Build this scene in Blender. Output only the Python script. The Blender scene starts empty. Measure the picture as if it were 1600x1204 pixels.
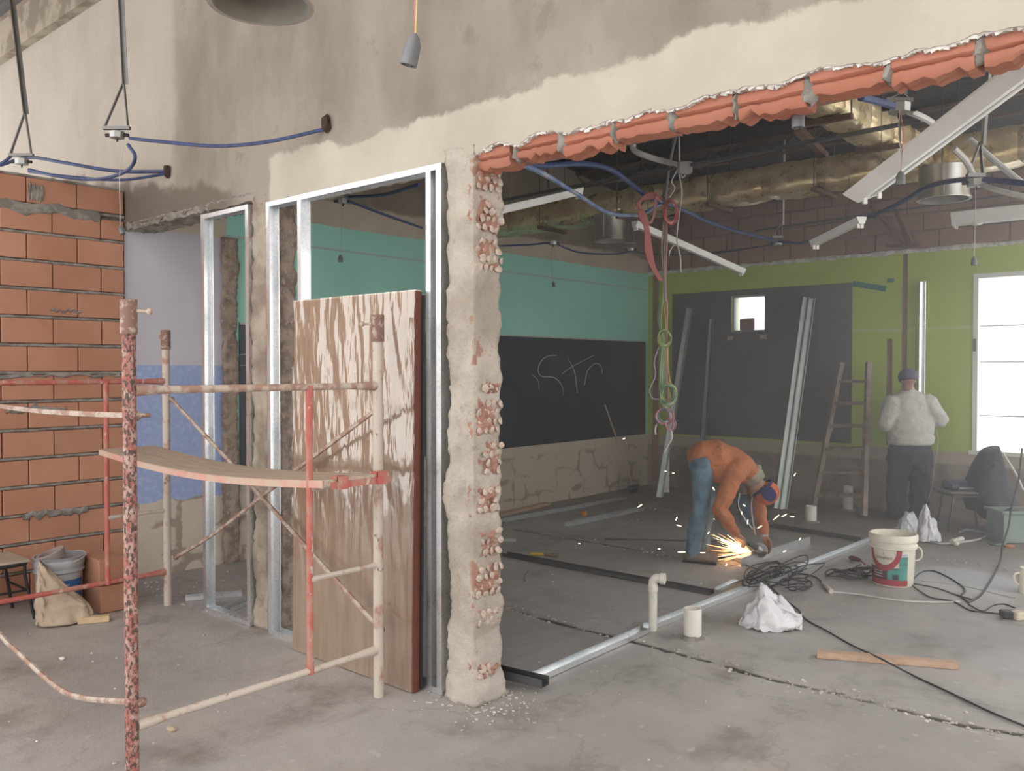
import bpy, bmesh, math, random
from mathutils import Vector, Matrix, noise
random.seed(7)
PI = math.pi
scene = bpy.context.scene
C = scene.collection
# ---------------------------------------------------------------- camera
F = 1345.0; YAW = math.radians(41.26); PITCH = math.atan((602 - 577) / F)
CAM = Vector((0, 0, 1.66))
cam_d = bpy.data.cameras.new('camera'); cam = bpy.data.objects.new('camera', cam_d); C.objects.link(cam)
cam.location = CAM; cam.rotation_euler = (PI / 2 - PITCH, 0, YAW)
cam_d.sensor_width = 36; cam_d.lens = F / 1600 * 36; cam_d.clip_start = .02
scene.camera = cam
# ---------------------------------------------------------------- world and light
world = bpy.data.worlds.new('sky'); scene.world = world; world.use_nodes = True
wn = world.node_tree.nodes; wl = world.node_tree.links
bg = wn['Background']; bg.inputs['Color'].default_value = (1.0, .985, .97, 1); bg.inputs['Strength'].default_value = 2.6
scene.view_settings.view_transform = 'Standard'; scene.view_settings.look = 'None'
scene.view_settings.gamma = 1; scene.view_settings.use_curve_mapping = False
scene.view_settings.exposure = 0.0
# ---------------------------------------------------------------- pixel -> place
ROT = cam.rotation_euler.to_matrix()
def ray(x, y): return ROT @ Vector(((x - 800) / F, (602 - y) / F, -1))
FWD = Vector((-math.sin(YAW), math.cos(YAW), 0)); RGT = Vector((math.cos(YAW), math.sin(YAW), 0))
def P(x, y, X=None, Y=None, Z=None, d=None):
    r = ray(x, y)
    if X is not None: t = (X - CAM.x) / r.x
    elif Y is not None: t = (Y - CAM.y) / r.y
    elif Z is not None: t = (Z - CAM.z) / r.z
    else: t = d / r.dot(FWD)
    return CAM + r * t
# ---------------------------------------------------------------- material helpers
class N:
    def __init__(s, name):
        s.mat = bpy.data.materials.new(name); s.mat.use_nodes = True
        s.nt = s.mat.node_tree; s.b = s.nt.nodes['Principled BSDF']; s.out = s.nt.nodes['Material Output']
        s._obj = s._pos = None
    def new(s, t): return s.nt.nodes.new(t)
    def put(s, sock, v):
        if isinstance(v, bpy.types.NodeSocket): s.nt.links.new(v, sock)
        elif isinstance(v, (tuple, list)) and len(v) == 3 and sock.type == 'RGBA': sock.default_value = (*v, 1)
        else: sock.default_value = v
    def pos(s):
        if not s._pos: s._pos = s.new('ShaderNodeNewGeometry').outputs['Position']
        return s._pos
    def obj(s):
        if not s._obj: s._obj = s.new('ShaderNodeTexCoord').outputs['Object']
        return s._obj
    def scl(s, vec, k):
        n = s.new('ShaderNodeVectorMath'); n.operation = 'MULTIPLY'; s.put(n.inputs[0], vec); n.inputs[1].default_value = k; return n.outputs[0]
    def add(s, vec, w):
        n = s.new('ShaderNodeVectorMath'); n.operation = 'ADD'; s.put(n.inputs[0], vec); s.put(n.inputs[1], w); return n.outputs[0]
    def sep(s, vec):
        n = s.new('ShaderNodeSeparateXYZ'); s.put(n.inputs[0], vec); return n.outputs
    def noise(s, vec, scale, detail=4, rough=.55, color=False):
        n = s.new('ShaderNodeTexNoise'); s.put(n.inputs['Vector'], vec); n.inputs['Scale'].default_value = scale
        n.inputs['Detail'].default_value = detail; n.inputs['Roughness'].default_value = rough
        return n.outputs['Color' if color else 'Fac']
    def vor(s, vec, scale, feature='F1', rnd=1):
        n = s.new('ShaderNodeTexVoronoi'); n.feature = feature; s.put(n.inputs['Vector'], vec)
        n.inputs['Scale'].default_value = scale; n.inputs['Randomness'].default_value = rnd
        return n.outputs['Distance']
    def m(s, op, a, b=0.0, c=None):
        n = s.new('ShaderNodeMath'); n.operation = op; s.put(n.inputs[0], a); s.put(n.inputs[1], b)
        if c is not None: s.put(n.inputs[2], c)
        return n.outputs[0]
    def step(s, v, lo, hi, a=0.0, b=1.0):
        n = s.new('ShaderNodeMapRange'); n.interpolation_type = 'SMOOTHSTEP'; s.put(n.inputs['Value'], v)
        n.inputs['From Min'].default_value = lo; n.inputs['From Max'].default_value = hi
        n.inputs['To Min'].default_value = a; n.inputs['To Max'].default_value = b
        return n.outputs['Result']
    def mix(s, f, a, b):
        n = s.new('ShaderNodeMix'); n.data_type = 'RGBA'; s.put(n.inputs['Factor'], f); s.put(n.inputs[6], a); s.put(n.inputs[7], b); return n.outputs[2]
    def bump(s, h, strength=.3, dist=.01):
        n = s.new('ShaderNodeBump'); n.inputs['Strength'].default_value = strength; n.inputs['Distance'].default_value = dist
        s.put(n.inputs['Height'], h); s.nt.links.new(n.outputs[0], s.b.inputs['Normal'])
    def fin(s, col, rough=.8, metal=0.0, spec=None):
        s.put(s.b.inputs['Base Color'], col); s.put(s.b.inputs['Roughness'], rough); s.put(s.b.inputs['Metallic'], metal)
        if spec is not None: s.b.inputs['Specular IOR Level'].default_value = spec
        return s.mat
MATS = {}
def plain(name, col, rough=.75, metal=0.0, var=.12, vs=6.0, bs=0.0, bscale=60.0, bd=.004, spec=None, world=False):
    if name in MATS: return MATS[name]
    n = N(name); v = n.pos() if world else n.obj()
    f = n.step(n.noise(v, vs, 5), .3, .7)
    c = n.mix(f, tuple(max(0, k * (1 - var)) for k in col), tuple(min(1, k * (1 + var)) for k in col))
    if bs: n.bump(n.noise(v, bscale, 4), bs, bd)
    MATS[name] = n.fin(c, rough, metal, spec); return MATS[name]
def worn(name, a, b, scale, thr=.5, soft=.06, rough=.7, bs=.3, stretch=(1, 1, 1), metal=0.0, c3=None, thr3=.62):
    if name in MATS: return MATS[name]
    n = N(name); v = n.scl(n.pos(), stretch)
    f = n.noise(v, scale, 6, .6); col = n.mix(n.step(f, thr - soft, thr + soft), a, b)
    if c3: col = n.mix(n.step(n.noise(v, scale * 2.3, 5, .6), thr3 - .04, thr3 + .04), col, c3)
    n.bump(f, bs, .003); MATS[name] = n.fin(col, rough, metal); return MATS[name]
# ---------------------------------------------------------------- mesh helpers
class MB:
    def __init__(s): s.v = []; s.f = []
    def add(s, vs, fs):
        k = len(s.v); s.v += [Vector(p) for p in vs]; s.f += [tuple(i + k for i in q) for q in fs]; return s
    def box(s, c, size, rot=None, bev=0.0):
        c = Vector(c); hx, hy, hz = (q / 2 for q in size)
        if bev:
            b = min(bev, hx * .9, hy * .9, hz * .9); vs = []; fs = []
            pr = [(hx, hy - b), (hx - b, hy), (-hx + b, hy), (-hx, hy - b), (-hx, -hy + b), (-hx + b, -hy), (hx - b, -hy), (hx, -hy + b)]
            def inset(q, k): return (q[0] - k * (1 if q[0] > 0 else -1), q[1] - k * (1 if q[1] > 0 else -1))
            rings = [[(*inset(q, b), -hz) for q in pr], [(*q, -hz + b) for q in pr], [(*q, hz - b) for q in pr], [(*inset(q, b), hz) for q in pr]]
            for r in rings: vs += [Vector(q) for q in r]
            for i in range(3):
                for j in range(8): fs.append((i * 8 + j, i * 8 + (j + 1) % 8, i * 8 + 8 + (j + 1) % 8, i * 8 + 8 + j))
            fs.append(tuple(range(7, -1, -1))); fs.append(tuple(range(24, 32)))
        else:
            vs = [Vector((sx * hx, sy * hy, sz * hz)) for sz in (-1, 1) for sy in (-1, 1) for sx in (-1, 1)]
            fs = [(0, 2, 3, 1), (4, 5, 7, 6), (0, 1, 5, 4), (2, 6, 7, 3), (0, 4, 6, 2), (1, 3, 7, 5)]
        if rot is not None: vs = [rot @ q for q in vs]
        return s.add([q + c for q in vs], fs)
    def bb(s, lo, hi, bev=0.0):
        lo = Vector(lo); hi = Vector(hi); return s.box((lo + hi) / 2, hi - lo, None, bev)
    def tube(s, pts, r, seg=8, cap=True):
        pts = [Vector(p) for p in pts]; n = len(pts); rs = r if isinstance(r, (list, tuple)) else [r] * n
        t0 = (pts[1] - pts[0]).normalized(); u = t0.orthogonal().normalized(); vs = []; fs = []
        for i, p in enumerate(pts):
            t = (pts[min(i + 1, n - 1)] - pts[max(i - 1, 0)])
            t = t.normalized() if t.length > 1e-9 else t0
            u = (u - t * u.dot(t)); u = u.normalized() if u.length > 1e-6 else t.orthogonal().normalized(); w = t.cross(u)
            for j in range(seg):
                a = 2 * PI * j / seg; vs.append(p + (u * math.cos(a) + w * math.sin(a)) * rs[i])
        for i in range(n - 1):
            for j in range(seg): fs.append((i * seg + j, i * seg + (j + 1) % seg, (i + 1) * seg + (j + 1) % seg, (i + 1) * seg + j))
        if cap: fs.append(tuple(range(seg - 1, -1, -1))); fs.append(tuple(range((n - 1) * seg, n * seg)))
        return s.add(vs, fs)
    def bar(s, p0, p1, w, h, up=(0, 0, 1)):
        p0 = Vector(p0); p1 = Vector(p1); t = (p1 - p0).normalized(); up = Vector(up)
        a = t.cross(up); a = a.normalized() if a.length > 1e-4 else t.orthogonal().normalized(); b = a.cross(t)
        return s.prof([(-w / 2, -h / 2), (w / 2, -h / 2), (w / 2, h / 2), (-w / 2, h / 2)], p0, p1, a, b)
    def prof(s, pr, p0, p1, a, b):
        p0 = Vector(p0); p1 = Vector(p1); a = Vector(a); b = Vector(b); n = len(pr)
        vs = [p0 + a * q[0] + b * q[1] for q in pr] + [p1 + a * q[0] + b * q[1] for q in pr]
        fs = [(i, (i + 1) % n, n + (i + 1) % n, n + i) for i in range(n)]
        fs.append(tuple(range(n - 1, -1, -1))); fs.append(tuple(range(n, 2 * n)))
        return s.add(vs, fs)
    def lathe(s, pr, c=(0, 0, 0), seg=24, axis=None):
        c = Vector(c); R = Matrix.Identity(3) if axis is None else Vector((0, 0, 1)).rotation_difference(Vector(axis)).to_matrix()
        vs = []; fs = []; n = len(pr)
        for r, z in pr:
            for j in range(seg):
                a = 2 * PI * j / seg; vs.append(c + R @ Vector((r * math.cos(a), r * math.sin(a), z)))
        for i in range(n - 1):
            for j in range(seg): fs.append((i * seg + j, i * seg + (j + 1) % seg, (i + 1) * seg + (j + 1) % seg, (i + 1) * seg + j))
        if pr[0][0] > 1e-4: fs.append(tuple(range(seg - 1, -1, -1)))
        if pr[-1][0] > 1e-4: fs.append(tuple(range((n - 1) * seg, n * seg)))
        return s.add(vs, fs)
    def ball(s, c, rad, rot=None, seg=14, rings=9):
        c = Vector(c); rad = Vector((rad, rad, rad)) if not hasattr(rad, '__len__') else Vector(rad); vs = []; fs = []
        for i in range(1, rings):
            th = PI * i / rings
            for j in range(seg):
                a = 2 * PI * j / seg; vs.append(Vector((math.sin(th) * math.cos(a) * rad.x, math.sin(th) * math.sin(a) * rad.y, math.cos(th) * rad.z)))
        vs += [Vector((0, 0, rad.z)), Vector((0, 0, -rad.z))]; T = len(vs) - 2
        for i in range(rings - 2):
            for j in range(seg): fs.append((i * seg + j, (i + 1) * seg + j, (i + 1) * seg + (j + 1) % seg, i * seg + (j + 1) % seg))
        for j in range(seg):
            fs.append((T, j, (j + 1) % seg)); k = (rings - 2) * seg; fs.append((T + 1, k + (j + 1) % seg, k + j))
        if rot is not None: vs = [rot @ q for q in vs]
        return s.add([q + c for q in vs], fs)
    def cone(s, p0, r0, p1, r1, seg=12):
        s.tube([p0, p1], [r0, r1], seg); s.ball(p0, r0, None, seg, 8); s.ball(p1, r1, None, seg, 8); return s
    def grid(s, fn, nu, nv):
        vs = [fn(i / nu, j / nv) for j in range(nv + 1) for i in range(nu + 1)]; w = nu + 1
        return s.add(vs, [(j * w + i, j * w + i + 1, (j + 1) * w + i + 1, (j + 1) * w + i) for j in range(nv) for i in range(nu)])
    def mesh(s, name, org, smooth):
        me = bpy.data.meshes.new(name); me.from_pydata([p - org for p in s.v], [], s.f); me.update()
        bm = bmesh.new(); bm.from_mesh(me); bmesh.ops.recalc_face_normals(bm, faces=bm.faces); bm.to_mesh(me); bm.free()
        if smooth:
            for p in me.polygons: p.use_smooth = True
            if smooth != 'all':
                me.set_sharp_from_angle(angle=math.radians(38))
        return me
    def build(s, name, mat, parent=None, smooth=False, label=None, cat=None, group=None, kind=None, org=None):
        if parent is not None: o_ = ORG[parent.name]
        elif org is not None: o_ = Vector(org)
        else:
            xs = [p.x for p in s.v]; ys = [p.y for p in s.v]; o_ = Vector(((min(xs) + max(xs)) / 2, (min(ys) + max(ys)) / 2, min(p.z for p in s.v)))
        me = s.mesh(name, o_, smooth); me.materials.append(mat); o = bpy.data.objects.new(name, me); C.objects.link(o)
        if parent is not None: o.parent = parent
        else: o.location = o_
        ORG[o.name] = o_; tag(o, label, cat, group, kind); return o
ORG = {}
def tag(o, label=None, cat=None, group=None, kind=None):
    if label: o['label'] = label
    if cat: o['category'] = cat
    if group: o['group'] = group
    if kind: o['kind'] = kind
    return o
def thing(name, loc, label=None, cat=None, group=None, kind=None):
    o = bpy.data.objects.new(name, None); o.empty_display_size = .1; C.objects.link(o); o.location = loc; ORG[o.name] = Vector(loc)
    return tag(o, label, cat, group, kind)
def piece(src, parent, loc=(0, 0, 0), rot=(0, 0, 0), scale=(1, 1, 1)):     # a copy that shares its mesh
    o = src.copy(); C.objects.link(o); o.parent = parent; o.location = Vector(loc) - ORG[parent.name]; o.rotation_euler = rot; o.scale = scale; return o
def spl(pts, k=6):                                                        # Catmull-Rom
    pts = [Vector(p) for p in pts]; q = [pts[0] * 2 - pts[1]] + pts + [pts[-1] * 2 - pts[-2]]; out = []
    for i in range(1, len(q) - 2):
        a, b, c, d = q[i - 1:i + 3]
        for j in range(k):
            t = j / k; out.append(.5 * (2 * b + (c - a) * t + (2 * a - 5 * b + 4 * c - d) * t * t + (3 * b - a - 3 * c + d) * t ** 3))
    return out + [pts[-1]]
def fn(p, sc, seed=0.0): return noise.fractal(Vector(p) * sc + Vector((seed, seed * 1.7, seed * .3)), 1.0, 2.0, 4)
def uvec(v): return Vector(v).normalized()
# ---------------------------------------------------------------- materials
def mat_floor():
    n = N('concrete_floor'); p = n.pos(); x, y, z = n.sep(p)
    big = n.noise(p, .55, 5, .6); mid = n.noise(p, 2.4, 6, .65); fine = n.noise(p, 38, 4, .7)
    c = n.mix(n.step(big, .35, .68), (.325, .302, .288), (.43, .402, .384))
    c = n.mix(n.step(mid, .5, .74), c, (.235, .215, .195))
    c = n.mix(n.m('MULTIPLY', n.step(n.noise(p, 1.1, 4, .6), .56, .7), .45), c, (.40, .335, .27))
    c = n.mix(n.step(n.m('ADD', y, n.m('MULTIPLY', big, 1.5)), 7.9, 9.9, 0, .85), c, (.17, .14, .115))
    c = n.mix(n.m('MULTIPLY', n.step(n.vor(n.add(p, n.scl(n.noise(p, 6, 3, .5, True), (.2, .2, .2))), 7), .16, .05), .5), c, (.52, .50, .47))
    c = n.mix(n.m('MULTIPLY', n.step(fine, .55, .75), .35), c, (.2, .185, .17))
    cr = n.vor(n.add(p, n.scl(n.noise(p, 3, 4, .6, True), (.5, .5, .5))), .55, 'DISTANCE_TO_EDGE')
    c = n.mix(n.step(cr, .006, .002, 0, .18), c, (.09, .085, .08))
    st = n.noise(n.scl(p, (1, .25, 1)), 5, 6, .7); c = n.mix(n.m('MULTIPLY', n.step(st, .55, .7), .4), c, (.22, .2, .185))
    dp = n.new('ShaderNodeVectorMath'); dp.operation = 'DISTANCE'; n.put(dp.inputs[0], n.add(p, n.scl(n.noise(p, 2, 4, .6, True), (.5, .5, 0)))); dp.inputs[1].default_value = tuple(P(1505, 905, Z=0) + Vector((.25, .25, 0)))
    c = n.mix(n.step(dp.outputs['Value'], .55, .38, 0, .7), c, (.50, .50, .51))  # smooth screed patch; window reflection painted in as a paler colour
    c = n.mix(n.step(z, -.006, -.013), c, (.09, .08, .07))
    n.bump(n.m('ADD', n.m('MULTIPLY', fine, .5), n.m('ADD', mid, n.m('MULTIPLY', n.noise(p, 140, 3, .7), .25))), .45, .012)
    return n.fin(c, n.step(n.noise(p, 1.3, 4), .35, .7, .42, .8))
def mat_front():
    n = N('rough_plaster_wall'); p = n.pos(); x, y, z = n.sep(p)
    st = n.noise(n.scl(p, (1, 1, .45)), 2.0, 6, .6); blot = n.noise(p, .8, 4, .6)
    c = n.mix(n.step(st, .32, .7), (.225, .19, .155), (.335, .29, .24))
    c = n.mix(n.step(blot, .45, .7, 0, .6), c, (.37, .325, .27))
    c = n.mix(n.m('MULTIPLY', n.step(n.noise(p, 5, 6, .7), .58, .72), .5), c, (.2, .165, .13))
    # raw plaster left of the old partition joint is paler
    c = n.mix(n.step(n.m('ADD', x, n.m('MULTIPLY', n.noise(p, 2.5), .12)), -5.78, -5.9, 0, .55), c, (.47, .42, .355))
    # cream paint under the old ceiling line
    edge = n.m('ADD', z, n.m('ADD', n.m('MULTIPLY', n.noise(p, 5, 6, .65), .16), n.m('MULTIPLY', n.noise(p, .9, 3), .22)))
    cream = n.mix(n.step(n.noise(p, 1.7, 5), .35, .7), (.46, .415, .345), (.54, .49, .41))
    cream = n.mix(n.step(n.noise(p, 9, 5, .7), .64, .72, 0, .35), cream, (.45, .38, .3))
    xm = n.m('ADD', x, n.m('MULTIPLY', n.noise(p, 6, 4), .12))
    c = n.mix(n.m('MULTIPLY', n.step(edge, 3.17, 3.14), n.step(xm, -4.66, -4.62)), c, cream)
    # grey cement patch in the corner beside the brick wall
    pe = n.m('ADD', n.m('MULTIPLY', n.noise(p, 3, 5), .35), n.m('ADD', n.m('MULTIPLY', n.m('ADD', x, 6.6), .16), z))
    pm = n.m('MULTIPLY', n.step(pe, 3.30, 3.22), n.step(xm, -5.0, -5.2))
    c = n.mix(pm, c, (.17, .138, .108))
    r = n.noise(p, 14, 6, .7)
    n.bump(n.m('ADD', n.m('MULTIPLY', r, .6), n.m('ADD', n.m('MULTIPLY', st, .8), n.m('MULTIPLY', n.noise(p, 90, 3, .6), .12))), .55, .014)
    return n.fin(c, .9)
def mat_side():                                            # the wall with the blackboard: lilac part, turquoise part
    n = N('painted_side_wall'); p = n.pos(); x, y, z = n.sep(p)
    nz = n.noise(p, 7, 5, .65); zz = n.m('ADD', z, n.m('MULTIPLY', n.m('SUBTRACT', nz, .5), .05))
    teal = n.mix(n.step(n.noise(p, 1.2, 4), .3, .7), (.32, .66, .545), (.36, .72, .60))
    teal = n.mix(n.step(n.m('ABSOLUTE', n.m('SUBTRACT', z, 2.80)), .014, .006, 0, .75), teal, (.42, .42, .40))
    lil = n.mix(n.step(n.noise(p, 1.5, 4), .3, .7), (.46, .44, .48), (.52, .50, .54))
    lil = n.mix(n.step(z, 1.70, 1.69), lil, n.mix(n.step(n.noise(n.scl(p, (1, 1, 1)), 26, 4), .45, .7), (.28, .34, .55), (.34, .40, .60)))
    c = n.mix(n.step(y, 3.93, 3.95), lil, teal)
    top = n.mix(n.step(y, 3.93, 3.95), (2.78, 2.78, 2.78), (3.02, 3.02, 3.02))
    over = n.m('SUBTRACT', zz, n.sep(top)[0])
    cream = n.mix(n.step(n.noise(p, 3, 5), .35, .7), (.5, .42, .33), (.58, .50, .40))
    raw = n.mix(n.step(n.noise(p, 2.2, 6, .6), .35, .7), (.19, .15, .115), (.30, .245, .19))
    c = n.mix(n.step(over, -.004, .004), c, cream)
    c = n.mix(n.step(n.m('ADD', over, n.m('MULTIPLY', n.noise(p, 3, 5), .12)), .27, .31), c, raw)
    # stripped tiles at the base: adhesive blobs on brown render
    q = n.add(n.scl(p, (1, 1, 1.1)), n.scl(n.noise(p, 3.5, 4, .6, True), (.16, .16, .16)))
    blob = n.m('ADD', n.vor(q, 3.6, 'DISTANCE_TO_EDGE', .55), n.m('MULTIPLY', n.m('SUBTRACT', n.noise(p, 3, 5), .5), .9))
    base = n.mix(n.step(blob, -.03, .06), n.mix(nz, (.24, .185, .14), (.34, .27, .205)), n.mix(nz, (.45, .38, .30), (.58, .50, .41)))
    base = n.mix(n.step(z, .60, .63), base, (.52, .45, .35))
    zb = n.m('ADD', z, n.m('MULTIPLY', n.m('SUBTRACT', n.noise(p, 4, 5, .7), .5), .14))
    bl = n.mix(n.step(y, 3.93, 3.95), (.60, .60, .60), (.745, .745, .745))
    c = n.mix(n.step(n.m('SUBTRACT', zb, n.sep(bl)[0]), .004, -.004), c, base)
    n.bump(n.m('ADD', n.m('MULTIPLY', blob, n.step(zb, .75, .7)), n.m('MULTIPLY', nz, .25)), .3, .01)
    return n.fin(c, .55)
def mat_back():
    n = N('painted_green_wall'); p = n.pos(); x, y, z = n.sep(p)
    nz = n.noise(p, 7, 5, .65)
    g = n.mix(n.step(n.noise(p, .9, 4), .3, .7), (.44, .54, .09), (.50, .60, .12))
    g = n.mix(n.step(n.m('ABSOLUTE', n.m('SUBTRACT', z, 2.13)), .022, .012, 0, .55), g, (.62, .66, .40))
    cream = (.50, .43, .33)
    q = n.add(p, n.scl(n.noise(p, 3.5, 4, .6, True), (.2, .2, .2)))
    blob = n.m('ADD', n.vor(q, 2.6, 'DISTANCE_TO_EDGE', .8), n.m('MULTIPLY', n.m('SUBTRACT', n.noise(p, 3, 5), .5), 1.0))
    base = n.mix(n.step(blob, -.02, .14), n.mix(nz, (.21, .165, .13), (.29, .235, .185)), n.mix(nz, (.29, .235, .185), (.40, .335, .27)))
    base = n.mix(n.step(z, .57, .60), base, cream)
    zb = n.m('ADD', z, n.m('MULTIPLY', n.m('SUBTRACT', n.noise(p, 5, 5, .7), .5), .06))
    c = n.mix(n.step(zb, .728, .735), base, g)
    c = n.mix(n.step(n.m('ADD', z, n.m('MULTIPLY', n.m('SUBTRACT', nz, .5), .06)), 3.03, 3.04), c, (.55, .50, .42))
    n.bump(nz, .25, .008)
    return n.fin(c, .6)
def mat_pillar():
    n = N('broken_plaster_pillar'); p = n.pos(); a = n.noise(p, 3, 6, .65); b = n.noise(p, 22, 6, .7); x, y, z = n.sep(p)
    c = n.mix(n.step(a, .35, .68), (.40, .345, .285), (.60, .54, .465))
    c = n.mix(n.step(b, .55, .75, 0, .6), c, (.27, .225, .18))
    c = n.mix(n.m('MULTIPLY', n.step(n.noise(p, 6, 4), .56, .62), n.step(x, -2.965, -2.94)), c, (.40, .225, .17))
    c = n.mix(n.step(z, .5, .1, 0, .35), c, (.66, .62, .57))
    n.bump(n.m('ADD', b, n.m('MULTIPLY', n.noise(p, 70, 4, .7), .4)), .8, .02)
    return n.fin(c, .95)
def mat_brick(name, a, b, world=False):
    n = N(name); v = n.pos(); f = n.noise(v, 2.2, 4); g = n.noise(n.scl(v, (1, 1, 6)), 22, 3)
    oi = n.new('ShaderNodeObjectInfo').outputs['Random']
    c = n.mix(n.step(f, .3, .7), a, b); c = n.mix(n.m('MULTIPLY', oi, .4), c, tuple(k * .72 for k in a))
    c = n.mix(n.step(n.noise(v, 9, 5, .7), .64, .74, 0, .5), c, (.32, .25, .2))
    n.bump(g, .25, .004); return n.fin(c, .85)
def mat_galv():
    n = N('galvanised_steel'); v = n.obj(); f = n.vor(v, 60); g = n.noise(v, 3, 4)
    c = n.mix(n.step(f, .1, .6), (.70, .73, .75), (.82, .84, .86)); c = n.mix(n.step(g, .45, .7, 0, .4), c, (.52, .55, .57))
    return n.fin(c, n.step(g, .3, .7, .26, .42), .92)
def mat_foil():
    n = N('gold_insulation_foil'); v = n.pos(); a = n.noise(v, 4, 2, .5); b = n.noise(v, 13, 2, .5)
    c = n.mix(n.step(a, .35, .7), (.58, .45, .25), (.74, .62, .40)); n.bump(n.m('ADD', a, n.m('MULTIPLY', b, .35)), .2, .03)
    return n.fin(c, n.step(b, .3, .7, .24, .42), .7)
def mat_roof():
    n = N('dark_roof_membrane'); v = n.pos(); a = n.noise(n.scl(v, (.7, 2, 1)), 2.5, 6, .7); b = n.noise(v, 14, 4, .6)
    c = n.mix(n.step(a, .4, .75), (.018, .017, .016), (.06, .055, .05)); n.bump(n.m('ADD', a, n.m('MULTIPLY', b, .3)), 1, .05)
    return n.fin(c, .5)
def mat_film():
    n = N('clear_plastic_film'); v = n.obj()
    w = n.noise(n.scl(v, (1, 1, .16)), 16, 3, .5); w2 = n.noise(n.scl(v, (1, 1, .5)), 6, 3, .5)
    tr = n.new('ShaderNodeBsdfTransparent'); gl = n.new('ShaderNodeBsdfGlossy'); gl.inputs['Roughness'].default_value = .12
    bp = n.new('ShaderNodeBump'); bp.inputs['Strength'].default_value = .34; bp.inputs['Distance'].default_value = .025
    n.put(bp.inputs['Height'], n.m('ADD', w, n.m('MULTIPLY', w2, 1.2))); n.nt.links.new(bp.outputs[0], gl.inputs['Normal'])
    gl.inputs['Color'].default_value = (1, .97, .93, 1)
    mx = n.new('ShaderNodeMixShader'); lw = n.new('ShaderNodeLayerWeight'); lw.inputs['Blend'].default_value = .28
    n.nt.links.new(bp.outputs[0], lw.inputs['Normal'])
    n.put(mx.inputs[0], n.m('ADD', n.m('MULTIPLY', lw.outputs['Fresnel'], 1.0), .14))
    n.nt.links.new(tr.outputs[0], mx.inputs[1]); n.nt.links.new(gl.outputs[0], mx.inputs[2]); n.nt.links.new(mx.outputs[0], n.out.inputs[0])
    return n.mat
def mat_wood(name, a, b, sc=(14, 14, 1.2), rough=.7):
    n = N(name); v = n.scl(n.obj(), sc); f = n.noise(v, 3, 6, .6); c = n.mix(n.step(f, .32, .68), a, b); n.bump(f, .2, .003); return n.fin(c, rough)
def mat_emit(name, col, s):
    n = N(name); n.b.inputs['Emission Color'].default_value = (*col, 1); n.b.inputs['Emission Strength'].default_value = s
    return n.fin(col, .5)
def mat_cement():
    n = N('dark_cement_render'); p = n.pos(); a = n.noise(p, 1.3, 6, .65); b = n.noise(p, 30, 4, .6)
    c = n.mix(n.step(a, .3, .7), (.115, .105, .095), (.185, .17, .155)); c = n.mix(n.step(b, .5, .8, 0, .35), c, (.08, .074, .068))
    n.bump(b, .25, .006); return n.fin(c, .9)
def mat_board():
    n = N('blackboard_paint'); p = n.pos(); a = n.noise(p, 1.5, 5, .65)
    c = n.mix(n.step(a, .35, .7), (.022, .027, .038), (.045, .051, .066)); n.bump(n.noise(p, 12, 4), .06, .004)
    return n.fin(c, n.step(a, .3, .7, .34, .5), spec=.55)
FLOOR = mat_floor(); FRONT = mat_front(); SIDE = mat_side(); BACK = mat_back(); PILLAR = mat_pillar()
BRICK = mat_brick('hollow_brick_clay', (.45, .215, .135), (.52, .265, .175)); BRICKD = mat_brick('raw_hollow_brick', (.30, .175, .135), (.37, .225, .175))
LINT = mat_brick('broken_clay_brick', (.40, .15, .095), (.46, .20, .135)); LUMP = plain('brick_lump', (.52, .42, .35), .95, var=.2, vs=22, bs=.7, bscale=60)
MORTAR = worn('grey_mortar', (.20, .185, .165), (.30, .28, .25), 9, bs=.6, rough=.95)
PLWHITE = worn('white_plaster_edge', (.50, .47, .43), (.74, .71, .67), 14, bs=.8, rough=.95)
GALV = mat_galv(); FOIL = mat_foil(); ROOF = mat_roof(); FILM = mat_film(); CEM = mat_cement(); BOARD = mat_board()
JOIST = plain('roof_joist_paint', (.15, .085, .06), .8, var=.2); JWOOD = plain('joist_timber', (.30, .19, .12), .8, var=.2, vs=4)
BLK = plain('black_plastic', (.02, .02, .022), .5); DKMETAL = plain('dark_steel', (.12, .12, .125), .45, .6)
GREYM = plain('grey_painted_steel', (.20, .195, .19), .5, .5); WHITEP = plain('white_enamel', (.74, .73, .70), .4, var=.05)
PVC = worn('dusty_white_pvc', (.72, .69, .62), (.58, .54, .46), 7, .6, .1, .5, .1); BLUEC = plain('blue_corrugated_conduit', (.048, .07, .165), .5, var=.25, vs=20)
GREYC = plain('grey_conduit', (.48, .46, .43), .5); SOCK = plain('grey_socket', (.16, .165, .17), .5)
SCAF = worn('scaffold_paint_red', (.34, .12, .10), (.44, .31, .26), 34, .53, .10, .7, .5, (1, 1, .6), 0, (.085, .055, .045), .52)
SCAFW = worn('scaffold_paint_dusty', (.55, .48, .41), (.38, .20, .16), 12, .60, .08, .75, .5, (1, 1, .6), 0, (.20, .15, .12), .66)
SCAFR = worn('scaffold_paint_fresh_red', (.46, .115, .095), (.44, .22, .17), 12, .52, .1, .6, .3, (1, 1, .6), 0, (.55, .45, .38), .64)
RUST = worn('rusty_sleeve', (.22, .13, .10), (.42, .33, .28), 30, .56, .06, .8, .6)
BRACE = worn('brace_paint', (.36, .22, .17), (.52, .44, .37), 14, .5, .08, .7, .4)
PLANK = mat_wood('dusty_plank', (.40, .31, .24), (.52, .42, .33), (1.2, 14, 14)); PLANKE = worn('plank_edge_red', (.58, .30, .25), (.52, .40, .31), 5, .5, .12, .7, .2)
DOORW = mat_wood('door_veneer', (.37, .265, .19), (.46, .34, .25), (9, 9, .7), .5); DOORE = plain('door_edge_red_brown', (.16, .05, .035), .5)
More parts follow.
